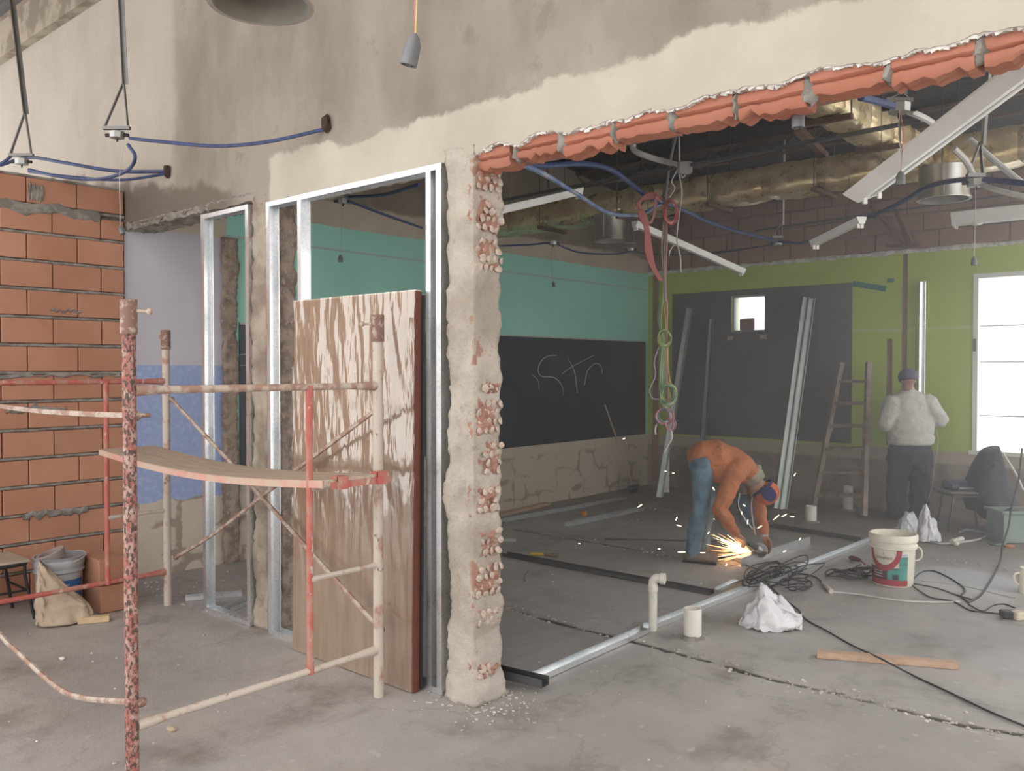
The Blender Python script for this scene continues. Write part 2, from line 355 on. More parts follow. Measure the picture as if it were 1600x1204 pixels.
LADW = worn('old_ladder_wood', (.26, .185, .145), (.40, .32, .26), 9, .5, .1, .8, .3); PINE = mat_wood('pine_wood', (.52, .37, .22), (.62, .47, .30), (9, 1, 9))
BATTEN = mat_wood('pinkish_batten', (.44, .29, .20), (.56, .39, .28), (1, 9, 9)); CABLE = plain('black_cable', (.028, .028, .03), .5); WCABLE = plain('white_cable', (.62, .60, .55), .5)
BAGW = plain('white_plastic_bag', (.70, .70, .71), .4, var=.04, bs=.5, bscale=30)
# ================================================================ FLOOR
CRACKS = [([P(700, 925, Z=0), P(786, 946, Z=0), P(870, 972, Z=0), P(985, 1000, Z=0), P(1120, 1035, Z=0), P(1190, 1056, Z=0), P(1300, 1080, Z=0), P(1400, 1105, Z=0), P(1500, 1130, Z=0), P(1640, 1152, Z=0)], .032, .034),
          ([P(700, 805, Z=0), P(786, 823, Z=0), P(900, 842, Z=0), P(1000, 858, Z=0), P(1080, 874, Z=0), P(1140, 882, Z=0)], .05, .026),
          ([P(960, 782, Z=0), P(1080, 803, Z=0), P(1200, 815, Z=0), P(1340, 846, Z=0)], .04, .012),
          ([P(1430, 868, Z=0), P(1500, 878, Z=0), P(1600, 890, Z=0)], .05, .01)]
def seg_d(px, py, a, b):
    dx = b.x - a.x; dy = b.y - a.y; L = dx * dx + dy * dy; t = max(0, min(1, ((px - a.x) * dx + (py - a.y) * dy) / L))
    return math.hypot(px - a.x - t * dx, py - a.y - t * dy)
def floor_z(x, y):
    z = .004 * noise.noise(Vector((x * 1.7, y * 1.7, 0))) + .0025 * noise.noise(Vector((x * 9, y * 9, 3)))
    for pts, w, dep in CRACKS:
        if x < min(p.x for p in pts) - .2 or x > max(p.x for p in pts) + .2 or y < min(p.y for p in pts) - .2 or y > max(p.y for p in pts) + .2: continue
        dd = min(seg_d(x, y, pts[i], pts[i + 1]) for i in range(len(pts) - 1)) + .02 * noise.noise(Vector((x * 14, y * 14, 5)))
        if dd < w: z -= dep * (1 - max(0, dd) / w) * max(.42, min(1, .6 + 1.2 * noise.noise(Vector((x * 3.1, y * 3.1, 8)))))
    return z
fx0, fx1, fy0, fy1 = -6.72, .7, .9, 10.62; NX, NY = 300, 390
fb = MB(); fb.grid(lambda u, v: Vector((fx0 + u * (fx1 - fx0), fy0 + v * (fy1 - fy0), floor_z(fx0 + u * (fx1 - fx0), fy0 + v * (fy1 - fy0)))), NX, NY)
for lo, hi in (((-10, -3.2), (fx0, 10.8)), ((fx1, -3.2), (4.2, 10.8)), ((fx0, -3.2), (fx1, fy0))):
    fb.add([(lo[0], lo[1], 0), (hi[0], lo[1], 0), (hi[0], hi[1], 0), (lo[0], hi[1], 0)], [(0, 1, 2, 3)])
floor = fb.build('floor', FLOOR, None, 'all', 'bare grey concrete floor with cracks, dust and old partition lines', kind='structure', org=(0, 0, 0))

# ================================================================ FRONT WALL
YF, YB = 3.06, 3.26
def jag(x0, x1, z, amp, step=.02, seed=0):
    n = max(2, int((x1 - x0) / step)); return [(x0 + (x1 - x0) * i / n, z + amp * fn((x0 + (x1 - x0) * i / n, 0, 0), 7, seed)) for i in range(n + 1)]
bot = [(-6.74, 2.76)] + jag(-6.72, -5.5, 2.775, .03, .02, 1) + jag(-5.48, -4.9, 2.735, .012, .02, 2) + jag(-4.88, -3.14, 2.715, .014, .02, 3) + jag(-3.12, 3.2, 2.785, .016, .015, 4)
def strip_wall(mb, bt, top, y0, y1):                       # a wall band with a ragged lower edge
    n = len(bt); vs = []
    for x, z in bt: vs += [(x, y0, z), (x, y0, top), (x, y1, z), (x, y1, top)]
    fs = []
    for i in range(n - 1):
        k = 4 * i; fs += [(k, k + 4, k + 5, k + 1), (k + 2, k + 3, k + 7, k + 6), (k, k + 2, k + 6, k + 4), (k + 1, k + 5, k + 7, k + 3)]
    k = 4 * (n - 1); fs += [(0, 1, 3, 2), (k, k + 2, k + 3, k + 1)]; return mb.add(vs, fs)
wall_front = strip_wall(MB().bb((-10, YF + .02, 0), (-6.74, YB, 4.95)), bot, 4.95, YF + .02, YB).build('wall_front', FRONT, None, False, 'raw plastered upper wall with cream painted beam over the demolished opening', kind='structure', org=(0, YF, 0))
# plaster coat, with a broken white lower lip over the wide opening
co = [(-10, 3.02), (-6.74, 3.02), (-6.735, 2.79)] + jag(-6.72, -5.46, 2.78, .03, .02, 1) + jag(-5.44, -4.9, 2.735, .012, .02, 2) + jag(-4.88, -3.14, 2.705, .012, .02, 3) + jag(-3.12, 3.2, 2.725, .03, .012, 6)
strip_wall(MB(), co, 4.95, YF, YF + .0205).build('plaster_coat', FRONT, wall_front)
MB().bb((-10, 2.98, 4.62), (-5.2, YF + .02, 4.95)).build('wall_plate', worn('old_rough_render', (.20, .165, .125), (.33, .28, .215), 3, bs=.9, rough=.95), wall_front)
lip = MB(); prev = None
for i in range(420):                                        # ragged white plaster edge
    x = -3.08 + i * .015; e = .024 + .03 * abs(fn((x, 0, 0), 9, 3)); t = 2.725 + .03 * fn((x, 0, 0), 7, 6)
    lip.box((x, YF + .03, t + .008), (.019 + .012 * random.random(), .05, e), Matrix.Rotation(random.uniform(-.5, .5), 3, 'Y') @ Matrix.Rotation(random.uniform(-.3, .3), 3, 'X'))
lip.build('broken_plaster_edge', PLWHITE, wall_front)
# hollow clay bricks left hanging along the underside of the beam
def lintel_brick(L, seed, deep=1.0):
    pr = [(0, .17), (0, .125), (.004, .12), (.016, .113), (.004, .106), (0, .10), (0, .068), (.004, .063), (.018, .056), (.004, .049), (0, .044), (.002, .02), (.012, .004), (.05, 0), (.06, .008), (.07, 0), (.11, .002), (.115, .03), (.115, .17)]
    mb = MB(); n = 10
    for i in range(n + 1):
        for a, b in pr:
            k = max(0, 1 - b / .07)
            mb.v.append(Vector((L * (i / n - .5) + (.008 * fn((a, b, i), 5, seed)), a + .006 * fn((i * .3, a * 9, b * 9), 1, seed), b + k * .03 * deep * abs(fn((i * .23, 0, 0), 1.5, seed)))))
    m = len(pr)
    for i in range(n):
        for j in range(m): mb.f.append((i * m + j, i * m + (j + 1) % m, (i + 1) * m + (j + 1) % m, (i + 1) * m + j))
    mb.f.append(tuple(range(m - 1, -1, -1))); mb.f.append(tuple(range(n * m, n * m + m))); return mb
lb = []
for i in range(22):
    xc = -2.83 + i * .283
    mb = lintel_brick(.262 if i else .22, i * 3.1, 1.0 + (i % 3) * .5); dz = 2.625 + .012 * math.sin(i * 2.3); dy = YF + .022 + .004 * math.sin(i * 1.7)
    mb.v = [Vector((p.x + xc, p.y + dy, p.z + dz)) for p in mb.v]; mb.build('brick', LINT, wall_front, True)
    lm = MB(); lm.ball((xc + .142, YF + .05, 2.69 + .01 * math.sin(i)), (.018 + .01 * (i % 2), .04, .055), None, 10, 8)
    lm.v = [p + Vector((1, .6, 1)) * (.018 * fn(p, 22, i)) for p in lm.v]; lm.build('mortar_lump', MORTAR, wall_front, True)
MB().bb((-2.9, YF + .13, 2.665), (3.2, YB, 2.80)).build('beam_core', BRICKD, wall_front)
soff = MB(); soff.grid(lambda u, v: Vector((-6.72 + u * 1.84, YF - .004 + v * .24 + .008 * fn((u * 50, v * 8, 0), 1, 3), (2.745 if v else 2.79) + .012 * fn((u * 9, v * 2, 0), 3, 4) + .006 * fn((u * 60, v * 8, 0), 1, 9))), 90, 12)
soff.build('rough_soffit', MORTAR, wall_front)
def rough_column(x0, x1, y0, y1, z0, z1, amp, seed, step=.022, shape=None):
    per = []
    def line(a, b):
        n = max(2, int((Vector(b) - Vector(a)).length / step)); return [Vector(a).lerp(Vector(b), i / n) for i in range(n)]
    per = line((x0, y0), (x1, y0)) + line((x1, y0), (x1, y1)) + line((x1, y1), (x0, y1)) + line((x0, y1), (x0, y0))
    cx, cy = (x0 + x1) / 2, (y0 + y1) / 2; nz = int((z1 - z0) / step); mb = MB(); m = len(per)
    for k in range(nz + 1):
        z = z0 + (z1 - z0) * k / nz
        for q in per:
            nrm = Vector((q.x - cx, q.y - cy)); nrm = Vector((nrm.x / (x1 - x0), nrm.y / (y1 - y0))).normalized()
            dsp = amp * (fn((q.x, q.y, z), 4.5, seed) + .55 * fn((q.x, q.y, z), 17, seed + 5) + .3 * fn((q.x, q.y, z), 48, seed + 9))
            if shape: dsp += shape(q, z)
            mb.v.append(Vector((q.x + nrm.x * dsp, q.y + nrm.y * dsp, z)))
    for k in range(nz):
        for j in range(m): mb.f.append((k * m + j, k * m + (j + 1) % m, (k + 1) * m + (j + 1) % m, (k + 1) * m + j))
    mb.f.append(tuple(range(m - 1, -1, -1))); mb.f.append(tuple(range(nz * m, nz * m + m))); return mb
def pshape(q, z):
    s = .03 * max(0, 1 - z / .25) + (.035 * max(0, 1 - abs(z - 1.05) / .16) if q.y < 3.08 and q.x < -3.0 else 0)
    if q.x > -2.97: s += .004 * math.sin(z * 31) - .004
    return s
pillar = rough_column(-3.105, -2.925, 3.055, 3.25, 0, 2.76, .02, 2.2, .018, pshape).build('pillar', PILLAR, wall_front, 'all', 'broken pale plaster pillar with exposed red brick end')
PGREY = worn('grey_rough_render', (.24, .195, .15), (.40, .345, .28), 5, .5, .15, .95, .9)
PBRK = worn('broken_brick_jamb', (.20, .155, .125), (.36, .28, .225), 11, .5, .12, .95, 1.0, (1, 1, 1), 0, (.42, .30, .24), .62)
rough_column(-4.895, -4.735, 3.055, 3.15, 0, 2.76, .025, 7.7, .02).build('pillar', PGREY, wall_front, 'all', 'narrow rough grey render pillar between the two stud frames')
rough_column(-4.86, -4.725, 3.15, 3.27, 0, 2.76, .022, 3.7, .02).build('broken_jamb', PBRK, wall_front, 'all')
# rounded brick lumps in the broken pillar end, told apart in red clay clusters
lumps = []; CLAYF = plain('pillar_clay', (.37, .20, .15), .95, var=.2, vs=14, bs=.6, bscale=50)
for k in range(4):
    mb = MB(); mb.ball((0, 0, 0), (.018, .021, .019), None, 10, 7); mb.v = [p * (1 + .35 * fn(p, 60, k * 3)) for p in mb.v]; me = mb.mesh('brick', Vector((0, 0, 0)), 'all'); me.materials.append(LUMP); lumps.append(me)
rn = random.Random(4)
for (ya, yb, c0, c1) in ((250, 300, 0, 3), (312, 362, 0, 3), (372, 425, 0, 3), (600, 612, 1, 3), (624, 678, 0, 3), (690, 742, 1, 3), (760, 800, 0, 3), (822, 868, 0, 3), (880, 930, 0, 3), (948, 975, 0, 2), (1035, 1055, 0, 2)):
    z1 = P(765, ya, X=-2.925).z; z0 = P(765, yb, X=-2.925).z; nr = max(1, round((z1 - z0) / .043))
    for r in range(nr):
        for c in range(c0, c1 + 1):
            if rn.random() < .14: continue
            o = bpy.data.objects.new('brick', rn.choice(lumps)); C.objects.link(o); o.parent = pillar
            o.location = Vector((-2.925 + rn.uniform(-.004, .008), 3.085 + c * .046 + (r % 2) * .02 + rn.uniform(-.006, .006), z0 + (r + .5) * (z1 - z0) / nr)) - ORG['wall_front']
            o.rotation_euler = (rn.uniform(-3, 3), rn.uniform(-.4, .4), rn.uniform(-.4, .4)); k = rn.uniform(.85, 1.25); o.scale = (k * .36, k * .9, k * .85)
    mbp = MB(); ky = 3.06 + c0 * .058; mbp.grid(lambda u, v: Vector((-2.924 + .02 * fn((u * 3, v * 3, ya), 1.3, ya) + .012 * fn((u * 9, v * 9, ya), 1.3, ya) - .05 * max(abs(2 * u - 1), abs(2 * v - 1)) ** 6, ky + u * (3.255 - ky), z0 - .02 + v * (z1 - z0 + .04))), 22, 26); mbp.build('clay_face', CLAYF, pillar, 'all')

# ================================================================ LEFT BRICK WALL
XB = -6.67; CH = .2035; BL = .348
wall_left = MB().bb((XB - .14, .62, 0), (XB - .05, 3.055, 3.02)).build('wall_left', MORTAR, None, False, 'new hollow clay brick partition with grey mortar joints', kind='structure', org=(XB, 0, 0))
bm_ = MB(); bm_.box((0, 0, 0), (.13, BL - .007, CH - .027), None, .004); bme = bm_.mesh('brick', Vector((0, 0, 0)), False); bme.materials.append(BRICK)
def brick_box(L, H, T=.13):
    b = MB(); b.box((0, 0, 0), (T, L, H), None, .004); me = b.mesh('brick', Vector((0, 0, 0)), False); me.materials.append(BRICK); return me
for r in range(15):
    z = .005 + r * CH - .012 * max(0, r - 9) / 5
    off = [0, .5, .0, .5][r % 4] * BL; y1 = 3.045; first = BL - off if off else BL
    k = 0; ye = y1
    while ye > .9:
        L = (BL * .5 if (r % 2 and k == 0) else BL)
        h = CH - .027; zz = z; o = bpy.data.objects.new('brick', bme if L == BL and r != 13 else brick_box(L - .007, h - (.03 if r == 13 else 0))); C.objects.link(o); o.parent = wall_left
        o.location = Vector((XB - .065 + random.uniform(-.004, .004), ye - L / 2, z + CH / 2 - (.015 if r == 13 else 0))) - ORG['wall_left']
        o.rotation_euler = (random.uniform(-.006, .006), 0, random.uniform(-.008, .008)); ye -= L; k += 1
for r in range(15):
    zj = .005 + (r + 1) * CH - .012 * max(0, r - 8) / 5; mj = MB(); mj.grid(lambda u, v: Vector((XB - .006 + .006 * fn((u * 40, v, r), 1, r) - (.05 if v in (0, 1) else 0), .66 + u * 2.39, zj + (v - .5) * .034 + .004 * fn((u * 30, 0, r), 1, 5))), 80, 4); mj.build('mortar_bed', MORTAR, wall_left, 'all')
for (ya, yb, za, zb, sd) in ((1.9, 2.86, 2.77, 2.86, 1), (2.2, 2.6, 1.34, 1.40, 2), (2.3, 2.75, .58, .64, 3), (2.36, 2.46, 2.86, 3.0, 4), (2.5, 2.72, 2.08, 2.10, 5), (2.0, 3.0, 1.60, 1.63, 6)):
    sm = MB(); sm.grid(lambda u, v: Vector((XB + .004 + .012 * math.sin(PI * v) * (.5 + .5 * abs(fn((u * 5, v * 2, 0), 2, sd))) - .02 * (1 if v in (0, 1) else 0),
        ya + u * (yb - ya), za + v * (zb - za) + .03 * fn((u * 7, v * .3, 0), 1.4, sd) * (1 if u not in (0, 1) else 0))), 30, 6)
    sm.build('mortar_smear', MORTAR, wall_left, 'all')

# ================================================================ SIDE WALL WITH THE BLACKBOARD
XS = -6.70; YG = 10.60
wall_side = MB().bb((XS - .2, YF + .0, 0), (XS, YG + .2, 4.95)).build('wall_side', SIDE, None, False, 'turquoise and lilac side wall with stripped tile base', kind='structure', org=(XS, 0, 0))
rough_column(XS - .03, XS + .05, 3.885, 4.015, 0, 2.78, .022, 5.1, .022).build('broken_partition_stub', PBRK, wall_side, 'all', 'ragged scar of the removed partition')
bbd = MB().bb((XS + .001, 4.05, .74), (XS + .013, 10.52, 2.05)).build('blackboard', BOARD, None, False, 'long dark blackboard with faint chalk letters on the turquoise wall', 'blackboard')
CHALK = plain('chalk', (.42, .44, .47), .9)
def chalk(pts, r=.006):
    m = MB(); q = spl([P(x, y, X=XS + .013) for x, y in pts], 5); m.tube(q, r, 5); m.build('chalk_line', CHALK, bbd)
zz = lambda L: [(780 + a * .2625, 380 + b * .2625) for a, b in L]
chalk(zz([(340, 665), (270, 680), (232, 740), (250, 790), (330, 800), (375, 850), (382, 905)])); chalk(zz([(375, 775), (450, 725), (560, 668)])); chalk(zz([(412, 685), (450, 770), (465, 890)]))
chalk(zz([(508, 840), (525, 760), (570, 715), (605, 730), (612, 775)])); chalk(zz([(195, 780), (230, 815), (238, 870)]), .004)
chalk([(366, 572), (384, 570)], .003); chalk([(366, 556), (384, 553)], .003); chalk([(462, 591), (471, 590)], .003)
MB().bb((XS, 4.05, 2.05), (XS + .02, 10.52, 2.068)).build('board_rim', plain('pale_rim', (.5, .5, .44), .8), bbd)

# ================================================================ BACK WALL (green)
def xat(px): return P(px, 577, Y=YG).x
w1x0, w1x1, w1z0, w1z1 = xat(1520), -.85, .745, 2.72
w2x0, w2x1, w2z0, w2z1 = xat(1143), xat(1195.5), P(1170, 518, Y=YG).z, P(1170, 461, Y=YG).z
gx = [(xat(1018), xat(1029), .05, 3.05), (xat(1408), xat(1417), 1.05, 3.05), (xat(1384), xat(1394), .76, 2.02)]
xs = sorted({XS, .4, w1x0, w1x1, w2x0, w2x1, *[g[0] for g in gx], *[g[1] for g in gx]}); zs = sorted({0, 3.05, w1z0, w1z1, w2z0, w2z1, *[g[2] for g in gx], *[g[3] for g in gx]})
bw = MB(); gv = MB()
for i in range(len(xs) - 1):
    for j in range(len(zs) - 1):
        xm, zm = (xs[i] + xs[i + 1]) / 2, (zs[j] + zs[j + 1]) / 2
        if (w1x0 < xm < w1x1 and w1z0 < zm < w1z1) or (w2x0 < xm < w2x1 and w2z0 < zm < w2z1): continue
        if any(g[0] < xm < g[1] and g[2] < zm < g[3] for g in gx): gv.bb((xs[i], YG + .035, zs[j]), (xs[i + 1], YG + .2, zs[j + 1])); continue
        bw.bb((xs[i], YG, zs[j]), (xs[i + 1], YG + .2, zs[j + 1]))
wall_back = bw.build('wall_back', BACK, None, False, 'lime green painted end wall with raw brick above', kind='structure', org=(0, YG, 0))
gv.build('wall_chase', worn('chased_brick', (.40, .235, .17), (.30, .21, .155), 6, .5, .1, .95, .8), wall_back)
MB().bb((XS, YG + .03, 3.05), (.4, YG + .2, 4.3)).build('brick_backing', MORTAR, wall_back)
b2 = MB(); b2.box((0, 0, 0), (.338, .12, .188), None, .004); bme2 = b2.mesh('brick', Vector((0, 0, 0)), False); bme2.materials.append(BRICKD)
for r in range(5):
    x = XS + .17 - (.174 if r % 2 else 0)
    while x < .3:
        o = bpy.data.objects.new('brick', bme2); C.objects.link(o); o.parent = wall_back
        o.location = Vector((x, YG + .058 + random.uniform(-.006, .006), 3.155 + r * .203)) - ORG['wall_back']; o.rotation_euler = (0, random.uniform(-.01, .01), random.uniform(-.01, .01)); x += .353
led = MB(); prev = None
led.grid(lambda u, v: Vector((XS + u * 7.1, YG - .012 * math.sin(PI * v), 3.035 + (v - .5) * (.05 + .03 * fn((u * 40, 0, 0), 1, 2)) + .01 * fn((u * 60, 0, 0), 1, 7))), 260, 4)
led.build('broken_plaster_ledge', PLWHITE, wall_back, 'all')
# dark cement render square round the small window
cx0, cx1 = xat(1051), xat(1331); cm = MB()
for (a, b, c, d) in ((cx0, w2x0, .76, 2.715), (w2x1, cx1, .76, 2.715), (w2x0, w2x1, .76, w2z0), (w2x0, w2x1, w2z1, 2.715)): cm.bb((a, YG - .014, c), (b, YG + .001, d))
cm.build('cement_patch', CEM, wall_back)
for (xa, xb, za, zb, col) in ((1137, 1145, 525, 531, 0), (1187, 1198, 522, 530, 1)):
    pa, pb = P(xa, zb, Y=YG - .02), P(xb, za, Y=YG - .02); MB().bb((pa.x, YG - .03, pa.z), (pb.x, YG - .012, pb.z), .004).build('brick', LUMP, wall_back)

# windows
FRAMEW = plain('window_frame_paint', (.82, .83, .74), .5, var=.03); GLASS = None
def mat_glass():
    n = N('dusty_window_glass'); tr = n.new('ShaderNodeBsdfTransparent'); tl = n.new('ShaderNodeBsdfTranslucent'); tl.inputs['Color'].default_value = (.95, .97, 1, 1)
    tr.inputs['Color'].default_value = (.95, .97, 1, 1); mx = n.new('ShaderNodeMixShader'); mx.inputs[0].default_value = .18
    n.nt.links.new(tr.outputs[0], mx.inputs[1]); n.nt.links.new(tl.outputs[0], mx.inputs[2]); n.nt.links.new(mx.outputs[0], n.out.inputs[0]); return n.mat
GLASS = mat_glass()
win1 = thing('window_1', (w1x0, YG, w1z0), 'tall blown out window with white steel frame', kind='structure')
fr = MB(); t = .05
fr.bb((w1x0, YG - .012, w1z0), (w1x0 + t, YG + .16, w1z1)); fr.bb((w1x1 - t, YG - .012, w1z0), (w1x1, YG + .16, w1z1)); fr.bb((w1x0 + t, YG - .012, w1z1 - t), (w1x1 - t, YG + .16, w1z1)); fr.bb((w1x0 - .03, YG - .03, w1z0 - .03), (w1x1 + .03, YG + .16, w1z0 + .012))
fr.build('window_frame', FRAMEW, win1)
for zt in (w1z0 + .40, w1z0 + 1.0, w1z0 + 1.4): MB().bb((w1x0 + t, YG + .105, zt - .008), (w1x1 - t, YG + .12, zt + .008)).build('glazing_bar', FRAMEW, win1)
for xt in (w1x0 + .75,): MB().bb((xt - .009, YG + .105, w1z0 + .012), (xt + .009, YG + .12, w1z1 - t)).build('mullion', FRAMEW, win1)
zr = [w1z0 + .012, w1z0 + .40, w1z0 + 1.0, w1z0 + 1.4, w1z1 - t]; xr = [w1x0 + t, w1x0 + .75, w1x1 - t]
for i in range(2):
    for j in range(4): MB().bb((xr[i], YG + .10, zr[j]), (xr[i + 1], YG + .104, zr[j + 1])).build('pane', GLASS, win1)
MB().bb((w1x0 + .005, YG - .02, 1.86), (w1x0 + .035, YG + .01, 2.0)).build('latch', GREYM, win1)
win2 = thing('window_2', (w2x0, YG, w2z0), 'small square bright window in the dark cement square', kind='structure')
fr = MB(); t = .022
fr.bb((w2x0, YG + .02, w2z0), (w2x0 + t, YG + .1, w2z1)); fr.bb((w2x1 - t, YG + .02, w2z0), (w2x1, YG + .1, w2z1)); fr.bb((w2x0 + t, YG + .02, w2z0), (w2x1 - t, YG + .1, w2z0 + t)); fr.bb((w2x0 + t, YG + .02, w2z1 - t), (w2x1 - t, YG + .1, w2z1)); fr.build('window_frame', plain('grey_frame', (.3, .3, .32), .6), win2)
MB().bb((w2x0 + t, YG + .06, w2z0 + t), (w2x1 - t, YG + .064, w2z1 - t)).build('pane', GLASS, win2)
pa, pb = P(1157, 518, Y=YG + .05), P(1179, 497, Y=YG + .05); MB().bb((pa.x, YG + .02, w2z0 + t), (pb.x, YG + .058, pb.z), .006).build('brick', BRICKD, win2, label='brick standing on the sill of the small window')

# ================================================================ ROOF OVER THE FAR ROOM
def roof_z(y): return 4.86 - (y - 3.26) * (4.86 - 3.98) / (10.6 - 3.26)
cb = MB(); cb.add([(XS - .2, 3.26, roof_z(3.26)), (.2, 3.26, roof_z(3.26)), (.2, 10.8, roof_z(10.8)), (XS - .2, 10.8, roof_z(10.8)), (XS - .2, 3.26, 5.0), (.2, 3.26, 5.0), (.2, 10.8, 4.2), (XS - .2, 10.8, 4.2)],
       [(0, 1, 2, 3), (7, 6, 5, 4), (0, 4, 5, 1), (1, 5, 6, 2), (2, 6, 7, 3), (3, 7, 4, 0)])
ceiling = cb.build('ceiling', ROOF, None, False, 'dark roof membrane over steel lattice joists', kind='structure', org=(0, 3.26, 4))
for y in (3.9, 4.9, 5.9, 6.9, 7.9, 8.9, 9.9, 10.45):
    zt = roof_z(y) - .01; zb = zt - .20; j = MB()
    j.bb((XS, y - .03, zt - .03), (.2, y + .03, zt)); j.bb((XS, y - .022, zb), (.2, y + .022, zb + .022))
    jo = j.build('joist', JOIST, ceiling)
    lat = MB(); x = XS; k = 0
    while x < .0: lat.bar((x, y, zb + .01 if k % 2 else zt - .02), (x + .16, y, zt - .02 if k % 2 else zb + .01), .012, .012); x += .16; k += 1
    lat.build('lattice', DKMETAL, jo)
    if y in (3.9, 5.9, 7.9, 9.9): MB().bb((XS, y + .34, roof_z(y + .34) - .05), (.2, y + .42, roof_z(y + .42) - .02)).build('purlin', JWOOD, ceiling)
# loose foil scraps under the membrane that catch the light
SCRAP = plain('crumpled_foil', (.6, .62, .6), .2, .9, bs=1, bscale=14, bd=.05)
for (x, y, w, h) in ((1190, 222, .45, .5), (1585, 160, .5, .35), (1450, 150, .4, .3)):
    c = P(x, y, Y=5.6 if x > 1300 else 6.2); c.z = roof_z(c.y) - .03; sc = MB()
    sc.grid(lambda u, v: c + Vector(((u - .5) * w, (v - .5) * h, -.05 - .05 * fn((u * 4, v * 4, 0), 1.5, x))), 24, 24); sc.build('foil_scrap', SCRAP, ceiling, 'all')
# brown steel brace of the roof: V struts on the green wall
vb = MB(); vb.bar(P(1362, 322, Y=10.2), P(1418, 384, Y=YG - .02), .05, .05); vb.bar(P(1398, 322, Y=10.2), P(1425, 384, Y=YG - .02), .05, .05); vb.bar(P(1384, 384, Y=YG - .03), P(1436, 382, Y=YG - .03), .06, .03)
vb.build('roof_brace', JOIST, ceiling)
vb = MB(); vb.bar(P(1245, 200, Y=5.6), P(1290, 244, Y=7.4), .05, .05); vb.build('roof_brace', JOIST, ceiling)
# near ceiling, with a made-up unseen gap that lets sky light in
ceil2 = MB().bb((-10, -3.2, 5.2), (-4.4, 3.3, 5.3)).bb((-4.4, .9, 5.2), (3.2, 3.3, 5.3)).build('ceiling', plain('near_boards', (.30, .22, .16), .8, vs=4, var=.3), None, False, 'timber boarded ceiling over the near room', kind='structure', org=(0, 0, 5.2))
MB().bb((3.2, -3.2, 0), (3.35, 3.3, 5.2)).build('light_block_wall', plain('light_block_plaster', (.5, .44, .36), .9), None, False, 'unseen side wall added to cut sky light in the near room', kind='structure', org=(3.2, 0, 0))  # unseen wall added to block the sky light from the right
MB().bb((-10, 2.84, 4.95), (3.2, 2.94, 5.16)).build('roof_beam', DKMETAL, ceil2)
for i in range(12):
    x = -9.8 + i * .42; MB().bb((x, -3, 5.12), (x + .08, 3.05, 5.2)).build('rafter', JWOOD, ceil2)
# ================================================================ STEEL STUD FRAMES
def cprof(w, f, t=.0022, lip=.006): return [(0, 0), (w, 0), (w, f), (w - lip, f), (w - lip, f - t), (w - t, f - t), (w - t, t), (t, t), (t, f - t), (lip, f - t), (lip, f), (0, f)]
def uprof(w, f, t=.0022): return [(0, 0), (w, 0), (w, f), (w - t, f), (w - t, t), (t, t), (t, f), (0, f)]
def stud(mb, p0, p1, a, b, w=.07, f=.036): return mb.prof(cprof(w, f), p0, p1, a, b)          # a: along the web, b: the open side
def track(mb, p0, p1, a, b, w=.072, f=.03): return mb.prof(uprof(w, f), p0, p1, a, b)
X_, Y_, Z_ = Vector((1, 0, 0)), Vector((0, 1, 0)), Vector((0, 0, 1))
def stud_frame(x0, x1, ztop, label, studs, zt=.6):
    f = thing('stud_frame', ((x0 + x1) / 2, 3.1, 0), label, 'metal frame', 'galvanised stud frames in the front wall openings')
    y = 3.035
    track(MB(), (x0, y - .001, .002), (x1, y - .001, .002), Y_, Z_).build('bottom_track', GALV, f); track(MB(), (x0, y - .001, ztop), (x1, y - .001, ztop), Y_, -Z_).build('top_track', GALV, f)
    for x, sgn in studs: stud(MB(), (x, y, .006), (x, y, ztop - .004), Y_, X_ * sgn, .07, .036).build('stud', GALV, f)
    m = MB(); m.bb((x0 - .001, y - .003, ztop - .16), (x0 + .03, y - .0012, ztop)); m.bb((x0 + .004, y + .002, ztop - .17), (x0 + .0055, y + .068, ztop - .004)); m.build('track_end_flap', GALV, f)
    return f
stud_frame(-5.49, -4.905, 2.715, 'narrow galvanised stud frame left of the thin grey pillar', ((-5.49, 1), (-4.905, -1)))
stud_frame(-4.70, -3.135, 2.70, 'wide galvanised stud frame holding the wrapped door', ((-4.70, 1), (-4.335, -1), (-3.215, -1), (-3.14, -1)))

# ================================================================ WRAPPED DOOR LEAF
DX0, DX1, DZ = -4.32, -3.265, 2.06
door = thing('wrapped_door', ((DX0 + DX1) / 2, 2.98, 0), 'wood door leaf wrapped in shiny plastic film leaning in the stud frame', 'door')
tilt = .012
def dy(z): return 2.955 + tilt * z
def dbox(x0, x1, z0, z1, a, b): return MB().add([(x0, dy(z0) + a, z0), (x1, dy(z0) + a, z0), (x1, dy(z0) + b, z0), (x0, dy(z0) + b, z0), (x0, dy(z1) + a, z1), (x1, dy(z1) + a, z1), (x1, dy(z1) + b, z1), (x0, dy(z1) + b, z1)], [(0, 3, 2, 1), (4, 5, 6, 7), (0, 1, 5, 4), (1, 2, 6, 5), (2, 3, 7, 6), (3, 0, 4, 7)])
dbox(DX0, DX1 - .012, .004, DZ, 0, .04).build('panel', DOORW, door)
dbox(DX1 - .012, DX1, .004, DZ, -.001, .041).build('edge_strip', DOORE, door); dbox(DX0 + .01, DX1 + .012, .02, DZ - .02, .042, .056).build('jamb_strip', BLK, door)
dbox(DX0, DX1, DZ, DZ + .006, 0, .04).build('top_edge', plain('pale_edge', (.62, .55, .47), .6), door)
fl = MB(); fl.grid(lambda u, v: Vector((DX0 - .004 + u * (DX1 - DX0 + .008), dy(v * DZ) - .006 - (.005 + .007 * v) * abs(fn((u * 3 + v, 0, v * 1.2), 2.0, 2)) - (.001 + .002 * v) * abs(fn((u * 16, 0, v * 2.2), 2.5, 5)), .01 + v * (DZ - .004))), 90, 110)
fl.build('plastic_wrap', FILM, door, 'all')

